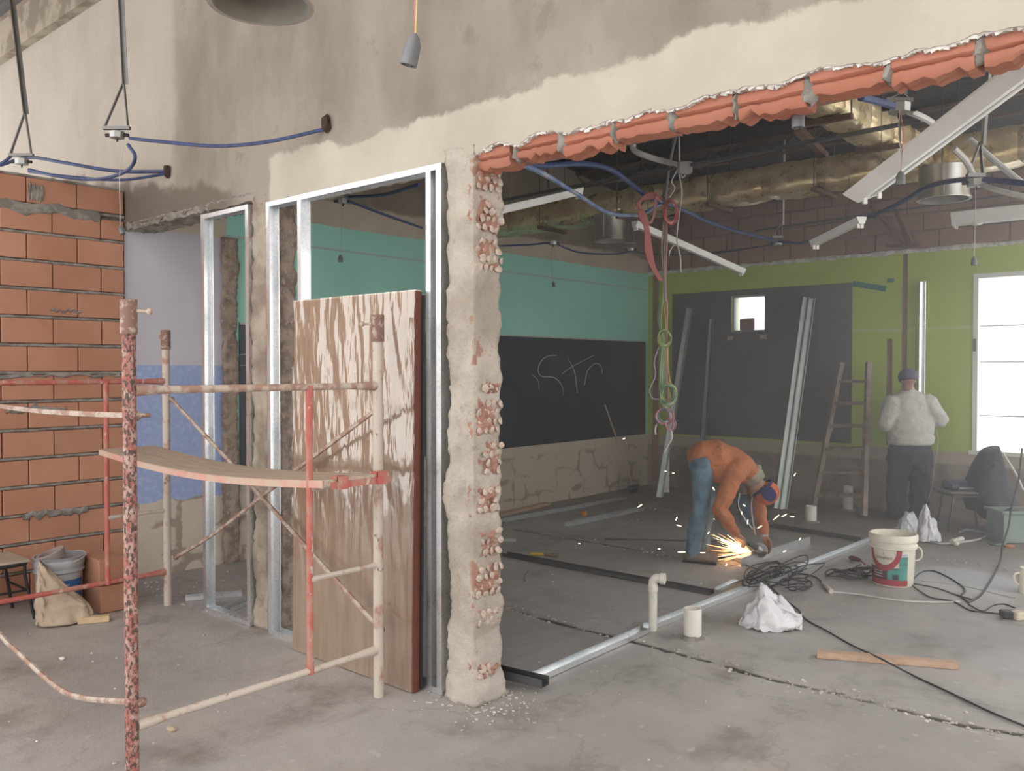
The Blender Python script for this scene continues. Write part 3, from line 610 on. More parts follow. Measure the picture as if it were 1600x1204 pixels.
# ================================================================ SCAFFOLD
FX, RX = -3.375, -5.80; YN, YR = 1.557, 2.82; RN, RR = 1.68, 2.935
scaf = thing('scaffold', (FX, YN, 0), 'old red and dusty white tube scaffold with crossed braces', 'scaffold')
R_ = .026
def post(x, y, z0, z1, mat): MB().tube([(x, y, z0), (x, y, z1)], R_, 14).build('post', mat, scaf, True)
def sleeve(x, y, z, side):
    s = MB().lathe([(R_ + .007, 0), (R_ + .007, .135), (R_ - .004, .135), (R_ - .004, .10), (.002, .10)], (x, y, z), 14).build('sleeve', RUST, scaf, True)
    w = MB(); w.tube([(x + side[0] * .03, y + side[1] * .03, z + .09), (x + side[0] * .075, y + side[1] * .075, z + .088)], .007, 8); w.ball((x + side[0] * .08, y + side[1] * .08, z + .088), .013, None, 8, 6); w.build('wing_bolt', BRACE, s, True)
post(FX, YN, .0, 1.80, SCAF); post(FX, YR, 0, 1.82, SCAFW); post(RX, RN, 0, 1.8, SCAFR); post(RX, RR, 0, 1.82, SCAFW)
for x, y, s in ((FX, YN, (.7, .7)), (FX, YR, (-.7, -.7)), (RX, RN, (.7, .7)), (RX, RR, (-.9, -.1))): sleeve(x, y, 1.80, s)
def xbar(x, ya, yb, z, mat, r=.0165, bow=0): 
    n = 9; MB().tube([(x, ya + (yb - ya) * i / n, z + bow * math.sin(PI * i / n)) for i in range(n + 1)], [r * 1.5] + [r] * (n - 1) + [r * 1.5], 10).build('crossbar', mat, scaf, True)
for x, a, b, m1 in ((FX, YN, YR, SCAFW), (RX, RN, RR, SCAFR)):
    xbar(x, a + .02, b - .02, .24, m1); xbar(x, a + .02, b - .02, 1.578, BRACE if x == FX else SCAFR); yi = b - .415
    MB().tube([(x, yi, .225), (x, yi, .30), (x, yi, 1.5), (x, yi, 1.585)], [.021, .0165, .0165, .02], 10).build('inner_post', SCAFR, scaf, True)
    for z in (.672, 1.10): MB().tube([(x, yi, z), (x, yi + .06, z), (x, b - .06, z), (x, b, z)], [.02, .0125, .0125, .02], 8).build('rung', SCAFW, scaf, True)
def brace(pts): 
    q = spl(pts, 6); b = MB().tube(q, .0125, 6).build('brace', BRACE, scaf, True)
    for p in (pts[0], pts[-1]): MB().ball(p, (.016, .022, .02), None, 8, 6).build('brace_bolt', RUST, b, True)
fz = lambda a, b, t: Vector(a).lerp(Vector(b), t)
a, b = Vector((RX + .02, RR + .03, 1.45)), Vector((FX - .02, YR + .035, .325)); brace([a, fz(a, b, .4) + Vector((0, .01, 0)), b])
a, b = Vector((RX + .02, RR + .055, .335)), Vector((FX - .02, YR + .03, 1.47)); brace([a, fz(a, b, .25) + Vector((0, 0, -.03)), fz(a, b, .6) + Vector((0, 0, -.01)), b])
brace([Vector((FX, YN + .03, 1.475)), P(120, 646, Y=1.6), P(40, 640, Y=1.62), Vector((RX, RN + .04, 1.47))])
brace([Vector((FX + .02, YN + .03, .335)), P(130, 1090, Y=1.6), P(85, 1070, Y=1.61), P(30, 1020, Y=1.63), P(0, 990, Y=1.64), Vector((RX, RN + .04, .36))])
MB().tube([(FX, YN - .02, 1.478), (FX + .03, YN + .07, 1.478)], .009, 8).build('brace_bolt', RUST, scaf, True)

plank = thing('scaffold_plank', (-4.4, 2.6, 1.11), 'bowed dusty wooden plank resting on the scaffold rungs', 'plank')
def pz(x): t = (x + 5.62) / 2.36; return 1.118 - .055 * math.sin(PI * min(1, max(0, t)))
pm = MB(); xsn = [-5.62 + i * 2.36 / 20 for i in range(21)]
for i, x in enumerate(xsn): 
    for (y, z) in ((2.40, 0), (2.76, 0), (2.76, .032), (2.40, .032)): pm.v.append(Vector((x, y, pz(x) + z)))
for i in range(20):
    for j in range(4): pm.f.append((i * 4 + j, i * 4 + (j + 1) % 4, i * 4 + 4 + (j + 1) % 4, i * 4 + 4 + j))
pm.f += [(0, 1, 2, 3), (80, 83, 82, 81)]; pm.build('board', PLANK, plank)
pe = MB()
for i, x in enumerate(xsn):
    for (y, z) in ((2.392, -.004), (2.402, -.004), (2.402, .03), (2.392, .03)): pe.v.append(Vector((x, y, pz(x) + z)))
for i in range(20):
    for j in range(4): pe.f.append((i * 4 + j, i * 4 + (j + 1) % 4, i * 4 + 4 + (j + 1) % 4, i * 4 + 4 + j))
pe.f += [(0, 1, 2, 3), (80, 83, 82, 81)]; pe.build('painted_edge', PLANKE, plank)
hk = MB(); hk.bb((-3.262, 2.44, 1.105), (-3.252, 2.80, 1.135)); 
for y in (2.50, 2.74): hk.bb((-3.30, y - .03, 1.135), (-3.245, y + .03, 1.160)); hk.bb((-3.252, y - .03, 1.10), (-3.242, y + .03, 1.160))
hk.build('end_cleat', SCAFR, plank)

# ================================================================ LEFT CORNER: bucket, sack, bricks, chair, block
bl = P(104, 962, Z=0); bx, by = bl.x - .12, bl.y
PAILG = worn('grey_pail_plastic', (.30, .32, .34), (.40, .41, .42), 8, .5, .2, .5, .1)
pail = thing('paint_pail', (bx, by, 0), 'grey pail with a blue label beside the brick wall', 'bucket')
RB, RT, HB = .135, .152, .395
MB().lathe([(RB, 0), (RB + .004, .03), (RT - .006, HB - .11), (RT + .006, HB - .10), (RT + .006, HB - .085), (RT - .002, HB - .08), (RT + .008, HB - .055), (RT + .008, HB - .03), (RT + .002, HB - .02), (RT + .01, HB), (RT - .004, HB), (RT - .012, HB - .06), (.01, HB - .065)], (bx, by, 0), 36).build('body', PAILG, pail, True)
MB().tube(spl([Vector((bx + (RT + .012) * math.cos(a), by + (RT + .012) * math.sin(a), HB - .03 + .03 * math.sin((a - .2) / 3.0 * PI))) for a in [.2 + i * .3 for i in range(11)]], 4), .004, 6).build('handle', WCABLE, pail)
def cyl_strip(mb, cx, cy, rfun, quads):
    for (u0, u1, z0, z1) in quads:
        n = max(1, int(abs(u1 - u0) / .08)); vs = []; fs = []
        for i in range(n + 1):
            a = u0 + (u1 - u0) * i / n
            for z in (z0, z1): r = rfun(z); vs.append((cx + r * math.cos(a), cy + r * math.sin(a), z))
        for i in range(n): fs.append((2 * i, 2 * i + 2, 2 * i + 3, 2 * i + 1))
        mb.add(vs, fs)
    return mb
aim = math.atan2(-by, -bx)                                   # direction of the viewer round the pail
pr = lambda z: RB + (RT - RB) * z / HB + .0035
cyl_strip(MB(), bx, by, pr, [(aim - 1.1, aim + 1.2, .07, .245)]).build('label', plain('blue_label', (.03, .13, .36), .5), pail)
def text_mesh(body, size):
    cu = bpy.data.curves.new('lettering', 'FONT'); cu.body = body; cu.size = size; cu.align_x = 'CENTER'; cu.resolution_u = 3
    ob = bpy.data.objects.new('lettering', cu); C.objects.link(ob); dg = bpy.context.evaluated_depsgraph_get(); dg.update()
    me = ob.evaluated_get(dg).to_mesh(); vs = [v.co.copy() for v in me.vertices]; fs = [tuple(p.vertices) for p in me.polygons]
    ob.evaluated_get(dg).to_mesh_clear(); bpy.data.objects.remove(ob); return vs, fs
def cyl_text(body, size, cx, cy, ang, z, rfun, mat, parent, name='lettering'):
    vs, fs = text_mesh(body, size); m = MB()
    m.add([(cx + (rfun(z + v.y) + .002) * math.cos(ang + v.x / rfun(z)), cy + (rfun(z + v.y) + .002) * math.sin(ang + v.x / rfun(z)), z + v.y) for v in vs], fs); return m.build(name, mat, parent)
WHT = plain('white_print', (.8, .8, .8), .6, var=.02)
cyl_text('RDA', .055, bx, by, aim + .22, .135, pr, WHT, pail); cyl_text('TM', .022, bx, by, aim + .33, .205, pr, WHT, pail)
MB().lathe([(.01, HB - .06), (RT - .015, HB - .055), (RT - .03, HB - .045), (.02, HB - .03)], (bx, by, 0), 18).build('contents', MORTAR, pail)
rg = MB(); R2 = Matrix.Rotation(.35, 3, 'X') @ Matrix.Rotation(-.1, 3, 'Y')
for (ro, hh) in ((.088, .055),):
    prf = [(ro - .012, 0), (ro, .004), (ro + .006, hh), (ro + .002, hh + .004), (ro - .018, hh), (ro - .022, .004), (ro - .012, 0)]; seg = 28; k0 = len(rg.v)
    for r, z in prf:
        for j in range(seg):
            an = 2 * PI * j / seg; rg.v.append(R2 @ Vector((r * math.cos(an), r * math.sin(an), z)) + Vector((bx - .02, by - .03, HB - .03)))
    for i in range(len(prf) - 1):
        for j in range(seg): rg.f.append((i * seg + j, i * seg + (j + 1) % seg, (i + 1) * seg + (j + 1) % seg, (i + 1) * seg + j))
rg.build('plastic_cup', plain('mauve_cup', (.34, .27, .26), .7, var=.15), None, True, 'dusty mauve plastic cup lying on top of the grey pail', 'cup')
# paper cement sack leaning on the pail
sk = P(112, 972, Z=0); dirv = uvec((-sk.x, -sk.y, 0)); sx = Vector((-dirv.y, dirv.x, 0))
SACK = worn('crumpled_sack_paper', (.42, .33, .24), (.52, .42, .31), 6, .5, .2, .85, .5, (1, 1, 1), 0, (.44, .24, .19), .66)
sb = MB()
def sackf(u, v):
    a = 2 * PI * u; w = .165 * (1 - .12 * v - .72 * max(0, v - .3) / .7); t = .085 * (1 - .5 * v)
    z = .012 + .36 * v * (1 - .1 * math.cos(a)); off = sx * (-.04 - .15 * max(0, v - .2)) - dirv * (.11 * v * v)
    p = Vector((sk.x, sk.y, 0)) + dirv * .0 + off + sx * (w * math.copysign(abs(math.cos(a)) ** .7, math.cos(a))) + dirv * (t * math.copysign(abs(math.sin(a)) ** .8, math.sin(a)))
    k = .018 * fn((math.cos(a) * 1.2, math.sin(a) * 1.2, v * 2), 2.3, 4) + .012 * fn((math.cos(a) * 2, math.sin(a) * 2, v * 5), 3, 8)
    return Vector((p.x, p.y, z)) + dirv * k + sx * k * .6
sb.grid(sackf, 48, 26); k = len(sb.v); sb.f.append(tuple(range(k - 49, k))); sb.f.append(tuple(range(48, -1, -1)))
sack = sb.build('paper_sack', SACK, None, 'all', 'crumpled brown paper cement sack slumped against the grey pail', 'sack')
pt = MB(); q = [Vector((sk.x, sk.y, 0)) + dirv * .098 + sx * .05 + Vector((0, 0, z)) for z in (.07,)][0]
# two loose bricks stacked beside it
for i in range(2):
    c = P(178, 954, Z=0); m = MB(); m.bb((c.x - .30, c.y - .10, .002 + i * .183), (c.x + .02 - i * .015, c.y + .09, .181 + i * .183), .004)
    g = m.build('hollow_brick', BRICK, None, False, 'loose clay brick standing on the floor beside the paper sack' if i == 0 else 'loose clay brick stacked on another beside the paper sack', 'brick', 'loose bricks by the sack')
wb = P(147, 972, Z=0); R3 = Matrix.Rotation(math.atan2(RGT.y, RGT.x) + .35, 3, 'Z')
MB().box((wb.x, wb.y, .022), (.19, .06, .04), R3, .003).build('wood_block', PINE, None, False, 'small pale pine block on the floor before the paper sack', 'wood block')
# metal chair with a pale seat
ch = thing('school_chair', (-6.33, 1.98, 0), 'low black tube chair with beige seat at the left picture edge', 'chair')
sq = MB(); sq.grid(lambda u, v: Vector((-6.55 + u * .40, 1.70 + v * .48, .40 + .02 * (2 * v - 1) ** 2 - .012)), 8, 8); k = len(sq.v); sq.grid(lambda u, v: Vector((-6.55 + u * .40, 1.70 + v * .48, .385 + .02 * (2 * v - 1) ** 2 - .012)), 8, 8)
MB().box((-6.35, 1.94, .392), (.40, .46, .018), None, .006).build('seat', plain('beige_seat', (.42, .36, .29), .6), ch)
for lx, ly in ((-6.53, 1.74), (-6.17, 1.74), (-6.53, 2.14), (-6.17, 2.14)): MB().tube([(lx, ly, .383), (lx, ly, .30), (lx + .02 * (1 if lx > -6.4 else -1), ly + .05 * (1 if ly > 1.9 else -1), .003)], .011, 8).build('leg', BLK, ch, True)
st = MB(); st.tube(spl([(-6.17, 1.74, .375), (-6.15, 1.95, .375), (-6.17, 2.14, .375), (-6.35, 2.18, .375), (-6.53, 2.14, .375)], 5), .011, 8); st.tube([(-6.165, 1.73, .2), (-6.165, 2.15, .2)], .008, 8); st.tube([(-6.53, 2.15, .2), (-6.165, 2.15, .2)], .008, 8); st.build('rail', BLK, ch, True)
# steel offcuts on the floor behind the frames
def offcut(p0, p1, label, w=.07, f=.03, mat=None, nm='steel_offcut'):
    a = (p1 - p0).cross(Z_).normalized(); p0 = p0 + Z_ * .004; p1 = p1 + Z_ * .004; m = MB(); m.prof(uprof(w, f), p0 - a * w / 2, p1 - a * w / 2, a, Z_); return m.build(nm, mat or GALV, None, False, label, 'steel profile')
offcut(P(290, 938, Z=0), P(378, 930, Z=0), 'short steel track piece on the floor behind the scaffold post')
offcut(P(352, 958, Z=0), P(395, 938, Z=0), 'small bent steel offcut inside the narrow stud frame')
# ================================================================ OVERHEAD: hangers, conduits, sockets
BRKT = plain('bracket_grey', (.23, .225, .22), .45, .7)
def tubeobj(name, pts, r, mat, label, cat, group=None, k=6, seg=8, parent=None):
    q = spl(pts, k) if k else pts; return MB().tube(q, r, seg).build(name, mat, parent, True, label, cat, group)
def hanger(pix, Y, top, label, open_w=40, apex=(0, -80), rodtop=None, rad=.012, box=True):
    """a steel rod with an inverted V bracket and an octagonal junction box; pix = box centre"""
    c = P(pix[0], pix[1], Y=Y); h = thing('cable_hanger', c, label, 'cable hanger', 'conduit hangers with junction boxes')
    s = (c - CAM).dot(FWD) / F; up = lambda dx, dyy: c + RGT * dx * s + Z_ * dyy * s
    A = up(apex[0], -apex[1]); m = MB(); m.bar(up(-open_w * .5, 8), A, .028, .006, RGT); m.bar(up(open_w * .42, 8), A, .028, .006, RGT); m.bar(up(-open_w * .55, 8), up(open_w * .5, 8), .03, .02); m.build('bracket', BRKT, h)
    tp = P(rodtop[0], rodtop[1], Y=Y) if rodtop else A + Z_ * 1.0
    m = MB(); d_ = (tp - A).normalized(); m.prof([(0, 0), (.03, 0), (.03, .004), (.004, .004), (.004, .03), (0, .03)], A - Z_ * .02, tp + d_ * max(0, (top - tp.z)), RGT, -FWD); m.build('rod', BRKT, h)
    if box:
        b = MB().lathe([(.03, -.022), (.048, -.02), (.05, .018), (.046, .022)], c - Z_ * .012, 8).build('junction_box', plain('box_alu', (.42, .42, .41), .4, .6), h)
        m = MB()
        for dxx in (-1, 1): m.tube([c + RGT * .045 * dxx - Z_ * .012, c + RGT * .075 * dxx - Z_ * .014], .012, 8)
        m.tube([c - Z_ * .03, c - Z_ * .055], .007, 6); m.build('gland', BLK, b)
    return h
hanger((183, 208), 2.55, 5.12, 'steel cable hanger with aluminium box near the wall conduit hole', 40, (11, -80), (187, 0))
hanger((34, 250), 2.45, 5.12, 'steel cable hanger with aluminium box nearest the left picture edge', 36, (6, -75), (18, 0))
def P2(L, Y): return [P(x, y, Y=Y) for x, y in L]
hole = MB()
for (x, y) in ((261, 268), (510, 192)):
    c = P(x, y, Y=3.045); hm = MB(); hm.lathe([(.034, -.004), (.028, .018), (.018, .02), (.001, .02)], c, 16, (0, -1, 0)); hm.v = [Vector((p.x + .016 * fn(p, 30, 1), p.y, c.z + (p.z - c.z) * 1.5 + .02 * fn(p, 25, 4))) for p in hm.v]; hm.build('conduit_hole', plain('hole_dark', (.05, .03, .022), .95), wall_front)
tubeobj('blue_conduit', [P(203, 216, Y=2.55), P(260, 222, Y=2.6), P(340, 228, Y=2.72), P(420, 221, Y=2.85), P(510, 201, Y=3.06)], .011, BLUEC, 'blue conduit from the aluminium box to the upper wall hole', 'conduit', 'blue conduits')
tubeobj('blue_conduit', [P(200, 226, Y=2.55), P(211, 246, Y=2.56), P(196, 268, Y=2.6), P(150, 280, Y=2.62), P(90, 275, Y=2.55), P(45, 265, Y=2.46)], .012, BLUEC, 'blue conduit looping between the two aluminium boxes', 'conduit', 'blue conduits')
tubeobj('blue_conduit', [P(0, 258, Y=2.40), P(45, 246, Y=2.55), P(100, 254, Y=2.65), P(180, 267, Y=2.85), P(262, 268, Y=3.06)], .013, BLUEC, 'blue conduit running flat above the brick wall into the hole', 'conduit', 'blue conduits')
tubeobj('blue_conduit', [P(45, 268, Y=2.46), P(110, 276, Y=2.6), P(190, 281, Y=2.8), P(262, 271, Y=3.05)], .010, BLUEC, 'lowest thin blue conduit sagging into the corner hole', 'conduit', 'blue conduits')
tubeobj('blue_conduit', [P(-30, 262, Y=2.3), P(0, 256, Y=2.35), P(22, 240, Y=2.42)], .011, BLUEC, 'short blue conduit leaving the picture at far left', 'conduit', 'blue conduits')
REDW = plain('pink_wire', (.52, .15, .14), .5); YELW = plain('yellow_wire', (.62, .48, .10), .5)
def socket(x, y, d, ln, label, wires=((0, 0),), r=.019, h=.055, tilt=(0, 0), mats=None):
    c = P(x, y, d=d); s = thing('lamp_socket', c - Z_ * h / 2, label, 'lamp socket', 'bare hanging lamp sockets')
    ax = Vector((tilt[0], tilt[1], -1)).normalized()
    b = MB().lathe([(.004, -h * .62), (r * .55, -h * .5), (r * .96, -h * .2), (r, h * .45), (r * .97, h * .5), (r * .8, h * .5), (r * .78, h * .47), (.001, h * .47)], c, 18, ax).build('socket_body', SOCK, s, True)
    hm = MB(); u = ax.orthogonal().normalized(); w = ax.cross(u)
    for a in (0.3, 2.4, 4.5): hm.ball(c + ax * h * .475 + (u * math.cos(a) + w * math.sin(a)) * r * .5, r * .12, None, 6, 5)
    hm.build('contact_hole', BLK, b)
    t0 = c - ax * h * .58; mats = mats or [GREYC]
    for i, (ox, oy) in enumerate(wires):
        m = MB(); m.tube(spl([t0, t0 + Z_ * ln * .25 + RGT * (ox * .5 + .008 * i), t0 + Z_ * ln * .6 + RGT * ox, t0 + Z_ * ln + RGT * (ox * .6 + oy)], 6), .0028 if r > .025 else .0022, 6); m.build('wire', mats[i % len(mats)], s)
    return s
s0 = socket(643, 80, 2.6, 2.4, 'grey lamp socket on pink and yellow wires at top centre', ((-.008, 0), (.006, 0), (.02, -.02)), .026, .085, (-.25, -.1), [REDW, plain('lilac_wire', (.35, .28, .42), .5), YELW])
socket(190, 360, 5.66, .56, 'small dark lamp socket hanging before the brick wall edge', ((0, .03),), .018, .05, (.3, .2))
socket(532, 404, 7.38, .46, 'small dark lamp socket seen through the wide stud frame', ((.01, 0),), .02, .055)
socket(865, 444, 9.97, .44, 'small dark lamp socket hanging before the blackboard wall', ((-.02, .01),), .02, .055, (.3, 0))
socket(1407, 279, 3.88, .28, 'grey lamp socket hanging before the tilted white light fitting', ((.01, -.01), (-.01, 0)), .02, .055, (0, 0), [REDW, GREYC])
socket(1522, 408, 4.88, .43, 'grey lamp socket hanging beside the tall window', ((.005, 0),), .016, .045)
socket(1247, 187, 3.3, .11, 'grey lamp socket hanging just under the broken beam', ((0, 0),), .024, .06)
hanger((536, 312), 4.6, 4.68, 'cable hanger seen through the wide stud frame', 26, (0, -10), (536, 290))
tubeobj('blue_conduit', [P(655, 288, Y=4.0), P(600, 304, Y=4.3), P(545, 308, Y=4.6)], .013, BLUEC, 'blue conduit crossing the top of the wide stud frame', 'conduit', 'blue conduits')
tubeobj('blue_conduit', [P(545, 314, Y=4.6), P(600, 335, Y=5.0), P(660, 356, Y=5.4)], .012, BLUEC, 'blue conduit dropping right behind the wide stud frame', 'conduit', 'blue conduits')
hanger((864, 378), 7.8, 4.3, 'cable hanger before the turquoise wall under the long duct', 22, (-4, -22), (858, 330))
hanger((985, 388), 9.2, 4.12, 'cable hanger beside the left round duct outlet', 18, (-2, -48), (983, 330))
hanger((1215, 378), 9.0, 4.14, 'cable hanger before the raw brick above the green wall', 16, (6, -30), (1222, 300))
tubeobj('blue_conduit', [P(780, 384, X=-6.6), P(830, 382, X=-6.4), P(864, 380, Y=7.8), P(905, 394, Y=8.2), P(960, 397, Y=8.9), P(985, 392, Y=9.2)], .011, BLUEC, 'dark blue conduit strung low along the turquoise wall', 'conduit', 'blue conduits')
tubeobj('blue_conduit', [P(808, 252, Y=3.4), P(850, 258, Y=3.9), P(915, 256, Y=4.6), P(960, 268, Y=5.2), P(1010, 305, Y=6.0), P(1060, 325, Y=6.5), P(1130, 355, Y=7.6), P(1215, 377, Y=9.0)], .019, BLUEC, 'thick blue conduit arching from the pillar top past the red coil', 'conduit', 'blue conduits')
tubeobj('blue_conduit', [P(808, 254, Y=3.4), P(850, 272, Y=3.8), P(900, 302, Y=4.6), P(950, 332, Y=5.4), P(1000, 335, Y=6.0), P(1035, 316, Y=6.3)], .015, worn('dusty_blue_conduit', (.11, .17, .36), (.42, .44, .48), 4, .55, .15, .5, .1), 'dusty blue conduit sagging under the pillar top', 'conduit', 'blue conduits')
tubeobj('blue_conduit', [P(1215, 377, Y=9.0), P(1260, 378, Y=8.5), P(1330, 350, Y=7.5), P(1400, 320, Y=6.8), P(1450, 292, Y=6.2), P(1500, 281, Y=5.6), P(1560, 282, Y=5.3), P(1640, 292, Y=5.0)], .016, BLUEC, 'blue conduit passing under the tilted white light fitting', 'conduit', 'blue conduits')
tubeobj('blue_conduit', [P(1345, 152, Y=3.6), P(1370, 158, Y=3.8), P(1395, 165, Y=4.0)], .016, BLUEC, 'short blue conduit stub just under the broken beam', 'conduit', 'blue conduits')
tubeobj('blue_conduit', [P(1215, 380, Y=9.0), P(1120, 395, Y=9.2), P(1030, 398, Y=9.4), P(985, 392, Y=9.2)], .008, BLUEC, 'thin blue conduit slack before the raw brick', 'conduit', 'blue conduits')
hanger((1405, 165), 4.1, 4.74, 'pale cable hanger under the broken beam at upper right', 40, (2, -20), (1408, 130))
hanger((1525, 282), 5.4, 4.58, 'cable hanger behind the right round duct outlet', 26, (6, -60), (1535, 180))
tubeobj('conduit_arm', [P(990, 225, Y=5.4), P(989, 232, Y=5.4), P(1000, 240, Y=5.4), P(1030, 250, Y=5.5), P(1062, 259, Y=5.5)], .022, GREYC, 'grey bent conduit pipe meeting the junction box over the cable bundle', 'pipe')
tubeobj('conduit_arm', [P(1490, 232, Y=5.2), P(1508, 250, Y=5.3), P(1520, 272, Y=5.4)], .018, GREYC, 'grey bent conduit dropping beside the right round duct outlet', 'pipe')
tubeobj('conduit_arm', [P(1516, 218, Y=5.6), P(1560, 256, Y=5.5), P(1640, 320, Y=5.4)], .017, plain('white_conduit', (.6, .6, .58), .5), 'straight white conduit sloping down at upper right', 'pipe')
tubeobj('conduit_arm', [P(1530, 285, Y=5.4), P(1560, 298, Y=5.3), P(1640, 315, Y=5.2)], .016, GREYC, 'grey flexible conduit leaving at the right picture edge', 'pipe')
tubeobj('conduit_arm', [P(1422, 175, Y=4.2), P(1445, 185, Y=4.4), P(1462, 196, Y=4.6)], .016, GREYC, 'grey conduit elbow behind the tilted white light fitting', 'pipe')
jb = P(1070, 262, Y=5.5); b_ = MB().box(jb, (.10, .06, .09), Matrix.Rotation(YAW, 3, 'Z'), .01).build('junction_box', plain('dusty_box', (.30, .28, .26), .7), None, False, 'dusty junction box over the hanging cable bundle', 'junction box')
# cable rails
def rail(p0, p1, label): MB().bar(p0, p1, .03, .022).build('cable_rail', DKMETAL, None, False, label, 'rail')
rail(P(780, 314, Y=5.5), P(1058, 261, Y=5.5), 'dark steel rail left of the cable bundle'); rail(P(1080, 258, Y=5.5), P(1440, 188, Y=5.5), 'dark steel rail right of the cable bundle')
MB().bar(P(1180, 360, Y=9.2), P(1640, 295, Y=9.2), .02, .02).build('cable_rail', DKMETAL, None, False, 'thin dark rail across the raw brick', 'rail')

# ================================================================ DUCTS
BAND = plain('duct_angle_brown', (.11, .06, .045), .7, .2)
def duct_run(p0, p1, w, h, n, label, bands=True):
    d = thing('insulated_duct', (p0 + p1) / 2 - Z_ * h / 2, label, 'duct', 'gold foil insulated ducts'); t = (p1 - p0).normalized(); a = t.cross(Z_).normalized(); L = (p1 - p0).length
    for i in range(n):
        s0, s1 = L * i / n, L * (i + 1) / n; m = MB(); nu = 28; nv = 10
        def f(u, v):
            an = 2 * PI * u + PI / 4; k = 3.2; cx, cz = math.cos(an), math.sin(an); q = (abs(cx) ** 6 + abs(cz) ** 6) ** (-1 / 6)
            pinch = 1 - .075 * (abs(2 * v - 1) ** 5); wr = .014 * fn((cx * 2, cz * 2, v * 2 + i * 3), 1.7, i) 
            return p0 + t * (s0 + v * (s1 - s0)) + a * (cx * q * w / 2 * pinch + cx * wr) + Z_ * (cz * q * h / 2 * pinch + cz * wr - (.012 * math.sin(PI * v) if cz < 0 else 0))
        m.grid(f, nu, nv); m.build('foil_sleeve', FOIL, d, 'all')
    for i in range(1, n if bands else 0):
        if i % 2: continue
        c = p0 + t * (L * i / n) - Z_ * (h / 2 + .02); MB().box(c, (w * 1.25, .04, .03), Matrix.Rotation(math.atan2(a.y, a.x), 3, 'Z')).build('support_angle', BAND, d)
        for sg in (-1, 1): MB().bar(c + a * sg * w * .6, Vector((c.x + a.x * sg * w * .6, c.y + a.y * sg * w * .6, roof_z(c.y))), .008, .008, X_).build('hanging_rod', DKMETAL, d)
    return d
mY = 7.0; zb = 3.15
duct_run(Vector((-6.66, mY + .14, zb + .13)), Vector((.1, mY + .14, zb + .13)), .36, .26, 14, 'long gold foil duct crossing the far room')
duct_run(Vector((-2.0, 4.25, zb + .12)), Vector((-2.0, 6.92, zb + .12)), .24, .20, 6, 'short gold foil duct branch joining the long duct')
duct_run(Vector((-2.9, 4.12, zb + .12)), Vector((-1.86, 4.12, zb + .12)), .22, .19, 3, 'gold foil duct elbow just behind the broken beam', False)
SHEET = plain('spiral_sheet_metal', (.50, .49, .46), .34, .85, var=.1, vs=3)
def outlet(c, r, z0, z1, label, mat=SHEET):
    o = thing('duct_outlet', (c.x, c.y, z0), label, 'duct outlet', 'round sheet metal duct outlets')
    MB().lathe([(r - .004, z1), (r, z1), (r, z0 + .03), (r + .012, z0 + .008), (r + .012, z0), (r - .006, z0), (r - .006, z0 + .03), (r - .006, z1 - .02), (.001, z1 - .02)], (c.x, c.y, 0), 40).build('collar', mat, o, True)
    MB().bb((c.x + r * .2, c.y - r - .004, z0 + .01), (c.x + r * .2 + .012, c.y - r + .03, z1)).build('seam', mat, o)
c = P(952, 360, Y=7.0); outlet(c, .155, 2.92, 3.17, 'round metal duct outlet hanging left of the cable bundle')
c = P(1475, 290, Y=7.0); outlet(c, .175, 2.93, 3.17, 'round metal duct outlet partly behind the tilted light fitting')
c = P(408, 10, d=3.02); outlet(c, .168, 2.925, 3.5, 'round metal duct outlet cut by the top picture edge', plain('beige_sheet', (.55, .52, .46), .4, .7))
g = MB().bb(P(905, 340, Y=7.1), P(925, 308, Y=7.35)); g.build('duct_plate', plain('grey_sheet', (.28, .27, .25), .5, .6), None, False, 'small grey sheet metal cap on the long duct beside the outlet', 'duct cap')
# ================================================================ LIGHT FITTINGS
def fixture(p0, p1, w, h, label, up=Z_, lit=0):
    f = thing('light_fitting', (p0 + p1) / 2, label, 'light fitting', 'stripped fluorescent light fittings'); t = (p1 - p0).normalized(); a = t.cross(up).normalized(); b = a.cross(t)
    m = MB(); m.prof([(-w / 2, h * .35), (-w * .28, -h * .5), (w * .28, -h * .5), (w / 2, h * .35), (w / 2, h * .5), (-w / 2, h * .5)], p0, p1, a, b); m.build('body', WHITEP, f)
    for q, s in ((p0, -1), (p1, 1)): MB().prof([(-w / 2 - .002, h * .35), (-w * .28, -h * .5 - .003), (w * .28, -h * .5 - .003), (w / 2 + .002, h * .35), (w / 2 + .002, h * .52), (-w / 2 - .002, h * .52)], q, q + t * s * .006, a, b).build('end_cap', WHITEP, f)
    m = MB()
    for q, s in ((p0, 1), (p1, -1)):
        for sg in (-.2, .2): MB().box(q + t * s * .02 + a * w * sg - b * (h * .5 + .012), (.012, .02, .03), Matrix.Rotation(math.atan2(t.y, t.x), 3, 'Z')).build('lamp_holder', WHITEP, f)
    for q in (p0 + t * .15, p1 - t * .15):
        q = q + b * h * .5
        if q.z < roof_z(q.y) - .1: MB().bar(q, Vector((q.x, q.y, roof_z(q.y) - .01)), .003, .003, X_).build('hanging_wire', DKMETAL, f)
    MB().bar(p0 + t * .03 - b * (h * .5 + .001), p1 - t * .03 - b * (h * .5 + .001), w * .12, .004, b).build('cover_groove', plain('groove_grey', (.45, .44, .42), .5), f)
    return f
n0, n1 = P(1352, 300, d=4.4), P(1574, 133, d=3.55); n1 = n0 + (n1 - n0) * 1.36
fixture(n0, n1, .25, .07, 'long white light fitting hanging tilted under the broken beam', (Z_ * .8 - FWD * .55 - RGT * .1).normalized())
fixture(P(1490, 343, Y=8.2), P(1490, 343, Y=8.2) + X_ * 1.25, .15, .11, 'white light fitting hanging level at the right picture edge')
